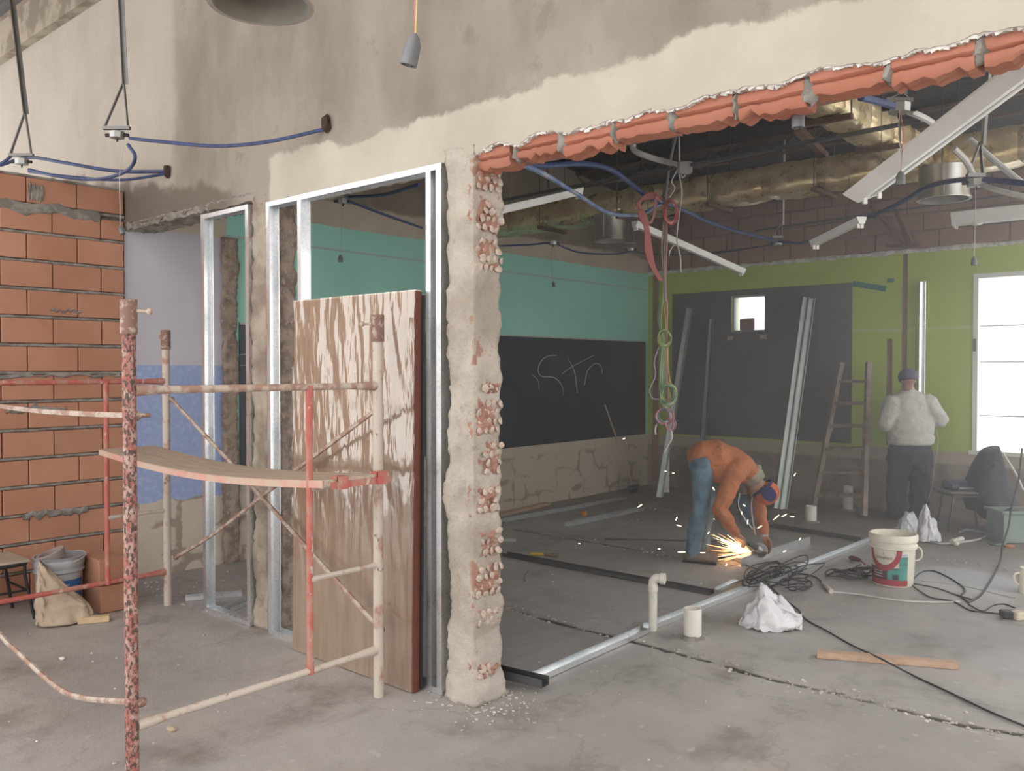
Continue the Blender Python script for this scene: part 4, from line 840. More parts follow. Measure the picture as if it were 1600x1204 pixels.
lf = P(1526, 344, Y=8.12); MB().ball(lf - Z_ * .03, (.05, .03, .016), None, 10, 6).build('bulb', WHITEP, bpy.data.objects['light_fitting.001'])
fixture(P(992, 350, d=7.6), P(1160, 424, d=8.4), .075, .05, 'thin white light fitting hanging slanted beside the cable bundle')
fixture(P(776, 329, d=5.6), P(905, 299, d=6.4), .075, .05, 'thin white light fitting under the steel rail beside the pillar')
fixture(P(1272, 380, d=6.5), P(1346, 344, d=5.9), .07, .045, 'short white light fitting below the blue conduit')
# ================================================================ CABLE BUNDLE
REDC = plain('red_cable', (.46, .10, .085), .55, var=.2, vs=3); PINKC = plain('dusty_pink_cable', (.52, .24, .22), .6, var=.2, vs=3); GRNC = plain('green_cable', (.27, .36, .18), .6, var=.2, vs=3); YGC = plain('yellow_green_cable', (.46, .52, .16), .6); LILC = plain('lilac_cable', (.40, .34, .44), .6); TEALC = plain('blue_green_cable', (.16, .28, .26), .6)
zc = lambda L, d=6.9: [P(980 + a * .2243, 200 + b * .2243, d=d + dd) for a, b, dd in L]
zd = lambda L, d=6.9: [P(980 + a * .2906, 440 + b * .2906, d=d + dd) for a, b, dd in L]
wb_ = thing('wire_bundle', P(1040, 700, d=6.9), 'bundle of hanging wires with pale loops before the dark cement square', 'cables')
def wire(pts, mat, r=.006): MB().tube(spl(pts, 6), r, 6).build('wire', mat, wb_, True)
wire(zc([(345, 40, 0), (300, 230, 0), (270, 460, 0), (262, 700, 0), (258, 1000, 0), (262, 1204, 0)]), GREYM, .012); wire(zc([(330, 40, .1), (290, 300, .05), (255, 480, 0)]), GREYM, .01)
wire(zc([(360, 40, 0), (365, 240, 0), (365, 340, 0), (380, 440, 0), (368, 560, 0), (345, 760, 0), (370, 900, 0), (372, 1000, 0)]), GREYC, .006)
wire(zc([(350, 290, 0), (310, 370, 0), (330, 420, 0), (295, 480, 0)]), GREYC); wire(zc([(395, 270, 0), (412, 310, 0), (385, 345, 0), (372, 300, 0)]), GREYC)
wire(zc([(272, 640, 0), (278, 800, 0), (268, 1000, 0), (272, 1204, 0)]) + zd([(215, 120, 0), (212, 420, 0), (220, 640, 0)]), PINKC, .006)
wire(zc([(255, 640, 0), (240, 820, 0), (250, 1000, 0), (252, 1204, 0)]) + zd([(205, 200, 0), (225, 510, 0), (262, 580, 0), (225, 660, 0)]), plain('orange_wire', (.50, .33, .16), .6), .005)
wire(zc([(325, 815, 0), (300, 850, 0), (292, 890, 0)]), GREYC, .005)
for k in range(7):
    o = k * .012; wire(zd([(195 + k * 2, 60, o), (182 - k * 3, 200, o), (186 + k * 5, 350, o), (176 + k * 6, 520, o), (180 + k * 9, 640, o), (215, 690, o)]), (GRNC, TEALC, YGC, GRNC)[k % 4], .0055)
wire(zd([(170, 350, 0), (145, 430, 0), (152, 500, 0), (122, 580, 0), (135, 625, 0), (170, 630, 0)]), LILC, .005)
def loop(mat, cx, cy, rx, ry, n, r, name, label, conv, seed, cat='cable coil'):
    g = thing(name, conv([(cx, cy + ry, 0)])[0], label, cat); rr = random.Random(seed)
    for i in range(n):
        a0 = rr.uniform(0, 6); ox, oy = rr.uniform(-.12, .12) * rx, rr.uniform(-.12, .12) * ry; k = rr.uniform(.75, 1.05); dd = rr.uniform(-.06, .06)
        pts = [(cx + ox + k * rx * math.cos(a0 + j * .52), cy + oy + k * ry * math.sin(a0 + j * .52), dd + .03 * math.sin(j)) for j in range(13)]
        MB().tube(spl(conv(pts), 4), r, 6).build('wire', mat[i % len(mat)], g, True)
    return g
loop([YGC, GRNC], 203, 300, 36, 46, 5, .0055, 'green_wire_coil', 'upper small coil of yellow green wire on the hanging bundle', zd, 1)
loop([YGC, GRNC, TEALC], 222, 605, 46, 58, 6, .006, 'green_wire_coil', 'lower larger coil of green wire on the hanging bundle', zd, 2)
loop([PINKC, LILC, PINKC, TEALC], 200, 722, 46, 44, 9, .0065, 'pink_wire_coil', 'pink and lilac wire tangle at the bundle foot', zd, 3)
loop([LILC, PINKC], 232, 762, 26, 34, 6, .006, 'pink_wire_coil', 'small lilac wire knot under the pink tangle', zd, 5)
wire(zd([(235, 795, 0), (240, 840, 0), (215, 885, 0), (200, 915, 0)]), WCABLE, .006); wire(zd([(158, 765, 0), (150, 800, 0), (155, 820, 0)]), WCABLE, .007)
rc = loop([REDC, PINKC, REDC], 305, 580, 48, 85, 12, .0055, 'red_cable_coil', 'red cable coil hung under the arching blue conduit', zc, 7)
for k in range(9):
    o = k * 5; MB().tube(spl(zc([(240 + o, 500, .02 * k), (180, 450 + o, .02 * k), (112 - o * 1.3, 480 + o, 0), (80 + o * 1.2, 600, 0), (122 + o * .7, 700, 0), (125 + o * 1.2, 850, 0), (160 + o * .8, 960, 0), (225 + o * .5, 1065, 0)]), 5), .0055, 6).build('wire', (REDC, PINKC)[k % 2], rc, True)
for k in range(3): MB().tube(spl(zc([(240, 520, 0), (200, 480 + k * 8, 0), (195 - k * 6, 600, 0), (150 + k * 8, 660, 0), (115 + k * 8, 620 + k * 12, 0)]), 5), .007, 6).build('wire', PINKC, rc, True)
# ================================================================ STEEL TRACKS ON THE FLOOR
G = lambda x, y: P(x, y, Z=0)
offcut(G(838, 1062), G(1008, 987), 'near bright steel floor track ending at the white pipe elbow', .075, .03, None, 'floor_track')
offcut(G(1012, 983), G(1412, 826), 'long bright steel floor track running past the white pipes', .075, .03, None, 'floor_track')
offcut(G(788, 868), G(1112, 929), 'dark steel floor track lying across to the long bright track', .075, .03, DKMETAL, 'floor_track')
offcut(G(788, 815), G(975, 780), 'pale steel floor track along the blackboard wall', .075, .03, None, 'floor_track')
offcut(G(886, 822), G(1002, 797), 'loose bluish steel stud lying near the broom', .08, .035, None, 'floor_track')
offcut(G(1205, 823), G(1342, 845), 'dark steel floor track in front of the wooden ladder', .075, .03, DKMETAL, 'floor_track')
o = offcut(G(770, 1063), G(852, 1083), 'short dark stud piece lying across the track at the pillar foot', .07, .045, DKMETAL, 'floor_track'); o.location.z += .032
o = offcut(G(1122, 929), G(1156, 914), 'short shiny steel scrap resting on the long track', .05, .02); o.location.z += .032
offcut(G(786, 846), G(806, 846), 'tiny bright steel scrap by the pillar edge', .05, .02)
MB().bar(G(945, 843) + Z_ * .008, G(1130, 847) + Z_ * .008, .02, .014).build('thin_bar', DKMETAL, None, False, 'thin dark bar on the floor behind the bending worker', 'metal bar')
def lean(base, top, w, label, mat=GALV, n=1, fw=.036):
    t = (top - base).normalized(); a = (RGT - t * RGT.dot(t)).normalized(); b = t.cross(a); b = -b if b.dot(FWD) > 0 else b; m = MB()
    th = thing('leaning_stud', base, label, 'steel stud', 'steel studs leaning on the end wall')
    for i in range(n): stud(MB(), base + a * (i * (w + .004) - w * n / 2), top + a * (i * (w + .004) - w * n / 2), a, b, w, fw).build('profile', mat, th)
GALVD = plain('dusty_galvanised', (.40, .43, .40), .45, .75)
lean(G(1030, 776), P(1077, 482, Y=10.52), .085, 'dusty steel stud leaning at the dark cement square beside the wire bundle', GALVD)
lean(G(1092, 770), P(1111, 498, Y=10.53), .07, 'dark steel stud leaning behind the bending worker', DKMETAL)
lean(G(1218, 795), P(1263, 465, Y=10.50), .075, 'pair of steel studs leaning beside the wooden ladder', GALVD, 2)
lean(Vector((xat(1440), 10.54, .0)), P(1440, 440, Y=10.54), .07, 'upright steel stud standing at the green wall beside the standing worker', GALV)
# ================================================================ PVC PIPES
def pipe(name, c, r, h, label, z0=0):
    t = thing(name, (c.x, c.y, z0), label, 'pipe', 'white drain pipe stubs'); MB().lathe([(r, 0), (r, h - .002), (r * .985, h), (r * .88, h), (r * .86, h - .01), (r * .86, .02), (.001, .02)], (c.x, c.y, z0), 28).build('tube', PVC, t, True)
    sd = MB(); sd.lathe([(r * 1.6, 0), (r * 1.35, .012), (r * 1.0, .02)], (c.x, c.y, z0), 20); sd.v = [p + Vector((fn(p, 30, 1), fn(p, 30, 2), .3 * fn(p, 30, 3))) * .012 for p in sd.v]; sd.build('mortar_ring', MORTAR, t, True); return t
c = G(1082, 996); pipe('drain_pipe', c, .055, .185, 'short wide white pipe stub beside the long bright track')
c = G(1267, 815); pipe('drain_pipe', c, .06, .175, 'white pipe stub at the ladder foot')
c = G(1325, 797); pipe('drain_pipe', c, .055, .29, 'white pipe stub behind the ladder rungs')
c = G(1040, 770); pipe('drain_pipe', c, .05, .52, 'tall stained white pipe below the wire bundle')
c = G(1020, 984); el = thing('elbow_pipe', c, 'white drain pipe with an elbow on top beside the near track', 'pipe'); r = .0265
MB().tube([c, c + Z_ * .265], r, 20).build('tube', PVC, el, True); MB().tube([c + Z_ * .25, c + Z_ * .29], r + .005, 20).build('collar', PVC, el, True)
ed = (RGT * .93 - FWD * .36).normalized(); q = [c + Z_ * .28] + [c + Z_ * (.30 + .035 * math.sin(a)) + ed * (.035 * (1 - math.cos(a))) for a in (0, .4, .8, 1.2, 1.57)] + [c + Z_ * .335 + ed * .05]
MB().tube(q, r + .003, 20).build('elbow', PVC, el, True)
MB().lathe([(r + .003, 0), (r + .009, .004), (r + .010, .03), (r + .006, .033), (r - .002, .03), (r - .004, 0), (.001, 0)], c + Z_ * .335 + ed * .045, 24, ed).build('elbow_mouth', PVC, el, True)
MB().lathe([(r - .004, 0), (.001, .001)], c + Z_ * .335 + ed * .052, 20, ed).build('dark_bore', BLK, el)
tubeobj('rebar_stub', [G(820, 908), G(820, 908) + Vector((.005, 0, .045)), G(828, 899) + Z_ * .06], .006, RUST, 'bent rebar stub sticking out of the floor near the pillar', 'rebar', None, 5)
# ================================================================ PAINT BUCKET
c = G(1395, 911); cx, cy = c.x, c.y; RB, RT, HB = .145, .168, .395
pb = thing('paint_bucket', (cx, cy, 0), 'white paint bucket with red and teal label amid the black cables', 'bucket')
IV = plain('ivory_plastic', (.74, .70, .58), .45, var=.06)
MB().lathe([(RB - .005, 0), (RB, .006), (RT - .008, HB - .11), (RT + .006, HB - .105), (RT + .007, HB - .085), (RT - .002, HB - .08), (RT - .002, HB - .055), (RT + .010, HB - .05), (RT + .010, HB - .012), (RT + .004, HB), (RT - .006, HB), (RT - .012, HB - .03), (RT - .02, HB - .10), (.01, HB - .105)], (cx, cy, 0), 44).build('body', IV, pb, True)
MB().lathe([(.001, HB - .085), (RT - .022, HB - .09)], (cx, cy, 0), 24).build('contents', plain('dried_plaster', (.50, .38, .24), .9, bs=.5, bscale=20), pb)
a0 = math.atan2(-cy, -cx); pf = lambda z: RB + (RT - .008 - RB) * z / (HB - .11) + .002; pf2 = lambda z: pf(z) + .0012; pf3 = lambda z: pf(z) + .0022
REDL = plain('red_label', (.36, .035, .05), .5, var=.05); TEALL = plain('teal_label', (.08, .30, .26), .5, var=.1); DKL = plain('dark_label', (.03, .035, .04), .5)
lab = cyl_strip(MB(), cx, cy, pf, [(a0 - 1.5, a0 + .75, .012, .055)]).build('red_band', REDL, pb)
cyl_strip(MB(), cx, cy, pf, [(a0 - 1.5, a0 - .25, .055, .15)]).build('dark_field', plain('maroon_label', (.09, .03, .035), .5), pb)
cyl_strip(MB(), cx, cy, pf, [(a0 - .3, a0 + .72, .055, .15), (a0 + .28, a0 + .72, .15, .235)]).build('teal_field', plain('teal_shade', (.06, .17, .16), .5), pb)
cyl_strip(MB(), cx, cy, pf2, [(a0 + .28, a0 + .70, .06, .175), (a0 - .22, a0 + .3, .105, .135), (a0 + .30, a0 + .70, .185, .225), (a0 - .25, a0 - .05, .06, .12)]).build('teal_house', TEALL, pb)
cyl_strip(MB(), cx, cy, pf2, [(a0 + .0, a0 + .24, .06, .098)]).build('dark_doorway', DKL, pb)
cyl_strip(MB(), cx, cy, pf2, [(a0 + .34, a0 + .70, .235, .26)]).build('sky_field', plain('pale_blue', (.45, .50, .58), .5), pb)
arc = MB(); vs = []; n = 24
for i in range(n + 1):
    th = PI + PI * i / n * 1.0
    for rr in (.62, .86): 
        z = .285 + rr * .185 * math.sin(th) * 1.0; an = a0 - .42 + rr * .95 * math.cos(th); rad = pf3(z); vs.append((cx + rad * math.cos(an), cy + rad * math.sin(an), z))
arc.add(vs, [(2 * i, 2 * i + 2, 2 * i + 3, 2 * i + 1) for i in range(n)]); arc.build('red_arc', REDL, pb)
cyl_text('Sinteplast', .034, cx, cy, a0 - .42, .215, pf3, plain('brown_print', (.10, .08, .06), .6), pb); cyl_text('S', .026, cx, cy, a0 - .42, .248, pf3, plain('brown_print', (.10, .08, .06), .6), pb)
for z in (.075, .095, .115): cyl_strip(MB(), cx, cy, pf2, [(a0 - 1.0, a0 - .5, z, z + .007)]).build('print_line', plain('pale_print', (.5, .45, .45), .6), pb)
hd = MB(); ha = a0 + 1.45; hc = Vector((cx + RT * math.cos(ha), cy + RT * math.sin(ha), HB - .09)); hv = Vector((math.cos(ha), math.sin(ha), 0)); ht = Vector((-math.sin(ha), math.cos(ha), 0))
hd.tube(spl([hc, hc + hv * .03 - Z_ * .02, hc + hv * .035 - Z_ * .07, hc + hv * .015 - Z_ * .10, hc - Z_ * .11 - hv * .012], 5), .006, 8); hd.build('handle', IV, pb, True)
# ================================================================ CABLES ON THE FLOOR
def fl_(L, r=.005, lift=.002): return [G(x, y) + Z_ * (r + lift) for x, y in L]
def cord(L, r, mat, label, cat='cable', group='cables on the floor', name='power_cable', k=6): return MB().tube(spl(fl_(L, r), k), r, 7).build(name, mat, None, True, label, cat, group)
tubeobj('power_cable', fl_([(1188, 902), (1201, 914), (1221, 934), (1246, 953), (1259, 969), (1290, 986), (1330, 1009)], .0055) + [P(1360, 1021, Z=.034), P(1377, 1029, Z=.0445), P(1396, 1039, Z=.034)] + fl_([(1429, 1058), (1482, 1083), (1547, 1114), (1600, 1136), (1660, 1160)], .0055), .0055, CABLE, 'long black cable crossing the wood batten to the right corner', 'cable', 'cables on the floor')
cord([(1293, 925), (1343, 930), (1403, 939), (1456, 942), (1500, 941)], .0055, WCABLE, 'white cord passing in front of the paint bucket')
cord([(1293, 924), (1286, 915), (1278, 905), (1262, 899), (1240, 897)], .006, CABLE, 'black cord plugged into the white cord')
MB().tube([G(1285, 914) + Z_ * .016, G(1299, 927) + Z_ * .016], [.012, .018], 10).build('plug_connector', plain('beige_plug', (.55, .50, .42), .6), None, True, 'beige plug joining the white cord and black cord', 'plug')
cord([(1424, 908), (1440, 895), (1458, 893), (1480, 902), (1503, 917), (1508, 925), (1502, 932), (1513, 943)], .006, CABLE, 'black cable arching right of the paint bucket')
cord([(1424, 912), (1465, 920), (1490, 929), (1520, 938)], .005, CABLE, 'black cable lying straight right of the paint bucket'); cord([(1424, 914), (1436, 924), (1456, 935), (1490, 941), (1514, 954), (1540, 958), (1580, 962)], .0055, CABLE, 'black cable snaking to the adaptor at the right edge')
cord([(1440, 908), (1500, 915), (1560, 929), (1586, 935)], .003, GREYC, 'thin grey wire crossing the smooth floor patch'); cord([(1513, 945), (1535, 956), (1552, 947), (1570, 945), (1586, 951)], .005, CABLE, 'black cable looping up to the adaptor')
tubeobj('power_cable', [G(1513, 943) + Z_ * .01, G(1532, 931) + Z_ * .008, G(1547, 910) + Z_ * .01, P(1562, 879, d=7.28), P(1567, 851, d=7.5), P(1576, 822, d=7.7), P(1580, 795, d=7.85), P(1592, 745, d=8.0), P(1597, 700, d=8.05)], .008, CABLE, 'thick black cable climbing past the green crate', 'cable', 'cables on the floor')
rr = random.Random(12)
def tangle(cxp, cyp, w, h, n, label, r=.005, name='cable_tangle', mat=CABLE, squash=1):
    t = thing(name, G(cxp, cyp), label, 'cable coil'); 
    for i in range(n):
        ox, oy = rr.uniform(-.35, .35) * w, rr.uniform(-.3, .3) * h; a = rr.uniform(.35, .9) * w / 2; b = rr.uniform(.4, .9) * h / 2; ph = rr.uniform(0, 6); tilt = rr.uniform(-.5, .1)
        pts = [G(cxp + ox + a * math.cos(ph + j * .55), cyp + oy + b * math.sin(ph + j * .55) - tilt * 0 - .35 * a * math.cos(ph + j * .55) * squash) + Z_ * (r + .003 + .006 * i % .05 + .012 * (1 + math.sin(j * 1.3 + i))) for j in range(11)]
        MB().tube(spl(pts, 5), r, 6).build('loop', mat, t, True)
tangle(1225, 901, 105, 30, 13, 'tangle of black cable heaped on the long bright track'); tangle(1262, 918, 60, 16, 4, 'loose black cable loops in front of the long track', squash=0); tangle(1333, 900, 80, 14, 8, 'flat coil of black cable left of the paint bucket', squash=-.1)
tl = MB(); p0, p1 = G(1328, 876) + Z_ * .03, G(1344, 880) + Z_ * .028; tl.tube([p0, p0.lerp(p1, .3), p1], [.018, .024, .016], 10); tl.tube([p1, G(1352, 884) + Z_ * .012], .007, 8)
tl.build('plug_connector', plain('dark_red_plug', (.12, .03, .035), .5), None, True, 'dark red plug on the floor left of the paint bucket', 'plug')
p0 = G(1592, 968); ad = MB(); ad.box(p0 + Z_ * .03, (.09, .075, .055), Matrix.Rotation(YAW + .2, 3, 'Z'), .008); ad.build('power_adaptor', plain('beige_adaptor', (.58, .51, .39), .6), None, False, 'beige power adaptor at the right picture edge', 'adaptor')
bk = MB(); bk.box(G(1576, 966) + Z_ * .03, (.10, .08, .05), Matrix.Rotation(YAW - .2, 3, 'Z'), .008); bk.build('power_adaptor', BLK, None, False, 'black transformer block beside the beige adaptor', 'adaptor')
jg = G(1604, 926); j_ = thing('plastic_jug', jg, 'off white plastic jug cut by the right picture edge', 'jug'); MB().lathe([(.05, 0), (.056, .01), (.058, .14), (.05, .165), (.045, .19), (.04, .19), (.04, .17), (.001, .16)], jg, 24).build('body', IV, j_, True)
MB().tube(spl([jg - RGT * .05 + Z_ * .15, jg - RGT * .09 + Z_ * .14, jg - RGT * .092 + Z_ * .09, jg - RGT * .055 + Z_ * .06], 5), .008, 8).build('handle', IV, j_, True)
cordg = plain('grey_hose', (.42, .42, .43), .6)
cord([(1448, 846), (1470, 851), (1500, 849), (1530, 844), (1548, 834), (1562, 834), (1566, 842)], .011, cordg, 'grey hose looping in front of the chair', 'hose', None, 'hose'); cord([(1500, 833), (1512, 829), (1535, 834), (1556, 840)], .012, cordg, 'grey hose arc under the chair', 'hose', None, 'hose')
cn = MB(); cn.tube([G(1487, 851) + Z_ * .03, G(1503, 846) + Z_ * .03], .024, 10); cn.ball(G(1494, 853) + Z_ * .025, (.03, .03, .022)); cn.build('hose_fitting', plain('cream_fitting', (.60, .56, .45), .6), None, True, 'cream plastic fitting on the grey hose', 'fitting')
cord([(1545, 850), (1560, 853), (1575, 848), (1580, 842)], .01, plain('green_hose', (.10, .22, .15), .6), 'green hose piece before the green crate', 'hose', None, 'hose'); cp = G(1577, 854); MB().lathe([(.045, 0), (.05, .012), (.03, .02), (.001, .02)], cp, 18).build('orange_lid', plain('orange_plastic', (.52, .22, .10), .6), None, True, 'small orange lid before the green crate', 'lid')
# ================================================================ PLASTIC BAGS
def bag(cpx, cpy, w, h, peaks, label, seed, yaw=0):
    c = G(cpx, cpy); m = MB(); ux = RGT * math.cos(yaw) + FWD * math.sin(yaw); uy = -RGT * math.sin(yaw) + FWD * math.cos(yaw)
    def f(u, v):
        a = 2 * PI * u; rr_ = math.sin(min(1, v * 1.15) * PI / 2) if v < .87 else 1; x = math.cos(a) * w / 2 * (rr_ if v < 1 else 1) ; y = math.sin(a) * w * .34 * rr_
        zt = 0
        for (px_, ph, pw) in peaks: zt = max(zt, ph * h * math.exp(-((x / (w / 2) - px_) / pw) ** 2 - (y / (w * .33)) ** 2 * .7))
        z = max(.004, zt * (1 - v ** 3) + .05 * h * (1 - v) ); k = .10 * w
        d = Vector((fn((x / w * 2, y / w * 2, v), 2.4, seed), fn((x / w * 2, y / w * 2, v), 2.4, seed + 3), fn((x / w * 3, y / w * 3, v), 2.4, seed + 6))) * k
        return c + ux * (x + d.x) + uy * (y + d.y) + Z_ * max(.003, z + d.z * .7 + .012 * abs(fn((x / w * 9, y / w * 9, v), 1, seed)))
    m.grid(f, 64, 30); return m.build('plastic_bag', BAGW, None, 'all', label, 'plastic bag')
bag(1207, 978, .40, .25, ((-.25, 1.0, .5), (.2, .72, .5), (.7, .35, .35)), 'crumpled white plastic bag lying beside the wide pipe stub', 3, .1)
bag(1420, 832, .22, .24, ((-.2, .8, .8), (.3, .85, .7)), 'white plastic bag at the standing worker feet, the left one', 5); bag(1450, 845, .24, .34, ((-.2, 1.0, .5), (.3, .6, .6)), 'white plastic bag with a tall peak behind the paint bucket', 9)
# ================================================================ SMALL FLOOR ITEMS
p0, p1 = G(1276, 1026), G(1496, 1044); b_ = MB().bar(p0 + Z_ * .02, p1 + Z_ * .02, .06, .034).build('wood_batten', BATTEN, None, False, 'pinkish wood batten lying under the long black cable', 'batten')
t_ = thing('hand_tool', G(848, 868), 'yellow handled hand tool on the floor beside the pillar', 'tool'); p0, p1, p2 = G(829, 868) + Z_ * .018, G(850, 869) + Z_ * .018, G(872, 871) + Z_ * .018
MB().tube([p0, p0.lerp(p1, .6), p1], [.015, .017, .013], 10).build('handle', plain('yellow_handle', (.50, .34, .05), .5), t_, True); MB().tube([p1, p1.lerp(p2, .35), p1.lerp(p2, .5), p2], [.011, .011, .02, .018], 10).build('head', plain('brown_steel', (.25, .19, .13), .5, .4), t_, True)
c = G(912, 806); MB().lathe([(.03, 0), (.034, .006), (.034, .05), (.028, .056), (.001, .056)], c, 20).build('tape_roll', plain('orange_tape_case', (.52, .22, .05), .5), None, True, 'small orange tape case on the floor near the blackboard', 'tape measure')
MB().bar(G(781, 806) + Z_ * .015, G(856, 788) + Z_ * .015, .09, .028).build('wood_strip', BATTEN, None, False, 'wood strip on the floor at the blackboard wall foot', 'wood strip')
br = thing('broom', G(990, 769), 'broom leaning on the blackboard in the far corner', 'broom'); bb_ = G(989, 768) + Z_ * .09; MB().tube([bb_, P(945, 632, X=-6.665)], .012, 8).build('handle', mat_wood('broom_stick', (.36, .25, .17), (.46, .34, .24)), br, True)
MB().box(G(990, 769) + Z_ * .075, (.07, .28, .05), Matrix.Rotation(.2, 3, 'Z'), .01).build('head', DKMETAL, br); bs_ = MB(); R5 = Matrix.Rotation(.2, 3, 'Z')
for i in range(26): q = G(990, 769) + R5 @ Vector((rr.uniform(-.025, .025), -.13 + i * .0104, 0)); bs_.bar(q + Z_ * .06, q + Z_ * .002 + Vector((rr.uniform(-.02, .02), rr.uniform(-.01, .01), 0)), .012, .012)
bs_.build('bristles', plain('bristle', (.07, .065, .06), .9), br, kind='stuff')
# ================================================================ LADDER
ld = thing('wooden_ladder', G(1311, 800), 'old wooden ladder leaning on the wall beside the standing worker', 'ladder'); L0, L1, R0, R1 = G(1271, 794), P(1315, 566, Y=10.42), G(1350, 809), P(1357, 566, Y=10.36)
for a, b in ((L0, L1), (R0, R1)): MB().bar(a + Z_ * .02, b, .05, .07, FWD).build('rail', LADW, ld)
for y in (595, 630, 665, 701, 737, 772):
    ta = (793 - y) / 227; tb = (808 - y - 2) / 242; MB().bar(L0.lerp(L1, ta), R0.lerp(R1, tb), .035, .055, FWD).build('rung', LADW, ld)
MB().bar(R0 + FWD * .12 + RGT * .02 + Z_ * .02, R1 + RGT * .015 + FWD * .02, .045, .06, FWD).build('rear_rail', LADW, ld)
q = L0.lerp(L1, .62); MB().tube(spl([q - FWD * .04, q - FWD * .045 - Z_ * .1 + RGT * .01, q - FWD * .045 - Z_ * .16, q - FWD * .045 - Z_ * .1 - RGT * .015, q - FWD * .04], 5), .004, 6).build('string_loop', WCABLE, ld)
# ================================================================ CHAIR, COAT, TOOL CASES, CRATE
b0 = G(1484, 831); cc = b0 + RGT * .22 + FWD * .16; seat_z = .40
sc_ = thing('school_chair', (cc.x, cc.y, 0), 'dark metal school chair under the tall window with a coat over it', 'chair'); O = lambda a, b, z: Vector((cc.x, cc.y, 0)) + RGT * a + FWD * b + Z_ * z
MB().box(O(0, 0, seat_z), (.46, .38, .02), Matrix.Rotation(YAW, 3, 'Z'), .008).build('seat', plain('brown_seat', (.17, .15, .14), .5), sc_)
for a, b in ((-.17, -.14), (-.14, .14), (.17, -.14), (.17, .14)): MB().tube([O(a, b, seat_z - .01), O(a * 1.36, b * 1.15, .004)], .012, 8).build('leg', DKMETAL, sc_, True)
m = MB(); m.tube([O(-.18, -.15, .365), O(.19, -.15, .365), O(.19, .15, .365), O(-.18, .15, .365), O(-.18, -.15, .365)], .01, 8); m.build('frame_rail', DKMETAL, sc_, True)
for b in (-.15, .15): MB().tube([O(.19, b, .36), O(.24, b, .6), O(.27, b, .80)], .011, 8).build('back_post', DKMETAL, sc_, True)
MB().grid(lambda u, v: O(.235 + .035 * v, -.17 + .34 * u, .58 + .22 * v), 6, 4).build('backrest', plain('brown_seat', (.17, .15, .14), .5), sc_)
NAVY = plain('dark_coat', (.045, .048, .06), .85, var=.2, vs=3, bs=.4, bscale=8, bd=.03); ct = MB()
def coat(u, v):
    a = 2 * PI * u; zt = .83 - .67 * v; w = (.13 + .26 * v - .08 * v * v); t = .075 + .06 * v; k = 1 + .16 * math.sin(a * 4 + v * 5) * v
    return O(.27 + .05 * v + math.cos(a) * (t + .06 * v) * k - (.10 * math.sin(PI * v) if math.cos(a) < 0 else 0), math.sin(a) * w * k, zt + .04 * math.cos(a) * (1 - v) + .025 * math.sin(a * 3) * v)
ct.grid(coat, 44, 24); ct.f.append(tuple(range(44, -1, -1))); coat_o = ct.build('coat', NAVY, None, 'all', 'dark coat draped over the chair back under the window', 'coat')
ct2 = MB(); ct2.cone(O(.22, -.17, .66), .06, O(.12, -.2, .47), .055); ct2.cone(O(.12, -.2, .47), .055, O(.08, -.19, .43), .045); ct2.build('sleeve', NAVY, coat_o, True); MB().tube(spl([O(.29, -.2, .82), O(.40, -.25, .60), O(.46, -.27, .45)], 5), .012, 6).build('white_piping', WCABLE, coat_o)
tc = thing('tool_case', O(-.10, 0, seat_z + .01), 'blue black power tool lying on the chair seat', 'power tool'); DB = plain('blue_black_plastic', (.035, .05, .085), .45); MB().box(O(-.06, .05, seat_z + .06), (.25, .09, .09), Matrix.Rotation(YAW, 3, 'Z'), .015).build('case', DB, tc); MB().tube([O(-.16, -.05, seat_z + .045), O(-.09, -.05, seat_z + .045)], .034, 12).build('motor', BLK, tc, True); MB().tube([O(-.08, -.06, seat_z + .03), O(.08, -.06, seat_z + .03)], .018, 8).build('grip', GREYM, tc, True)
g0 = G(1568, 849); cr = thing('plastic_crate', g0 + RGT * .2 + FWD * .15, 'grey green crate at the right picture edge beside the chair', 'crate'); CRG = plain('crate_green', (.22, .29, .24), .6); U = lambda a, b, z: g0 + RGT * a + FWD * b + Z_ * z; RZ = Matrix.Rotation(YAW, 3, 'Z')
for (a, b, sx_, sy_) in ((.2, 0.01, .4, .02), (.2, .29, .4, .02), (.01, .15, .02, .26), (.39, .15, .02, .26)): MB().box(U(a, b, .155), (sx_, sy_, .30), RZ, .004).build('side', CRG, cr)
MB().box(U(.2, .15, .012), (.36, .26, .016), RZ).build('base', CRG, cr); rm = MB(); rm.box(U(.2, -.008, .295), (.42, .03, .03), RZ, .006); rm.box(U(-.008, .15, .295), (.03, .33, .03), RZ, .006); rm.build('rim', CRG, cr)
MB().box(U(.25, .15, .17), (.25, .2, .28), RZ, .03).build('rag_heap', plain('dark_rags', (.12, .12, .12), .9), None, False, 'dark rag heap inside the grey green crate', 'rags')
# tapes on the green wall
GT = plain('green_tape', (.04, .24, .17), .6)
def wallstrip(pa, pb_, h, mat, label, nm): 
    p0, p1 = P(*pa, Y=YG - .004), P(*pb_, Y=YG - .004); m = MB(); m.bar(p0, p1, .003, h, Z_); return m.build(nm, mat, None, False, label, 'tape', 'green tape scraps on the end wall')
wallstrip((1332, 443), (1384, 451), .065, GT, 'long green tape strip stuck beside the dark cement square', 'green_tape'); wallstrip((1386, 438), (1397, 438), .05, GT, 'short green tape scrap stuck high on the green wall', 'green_tape')
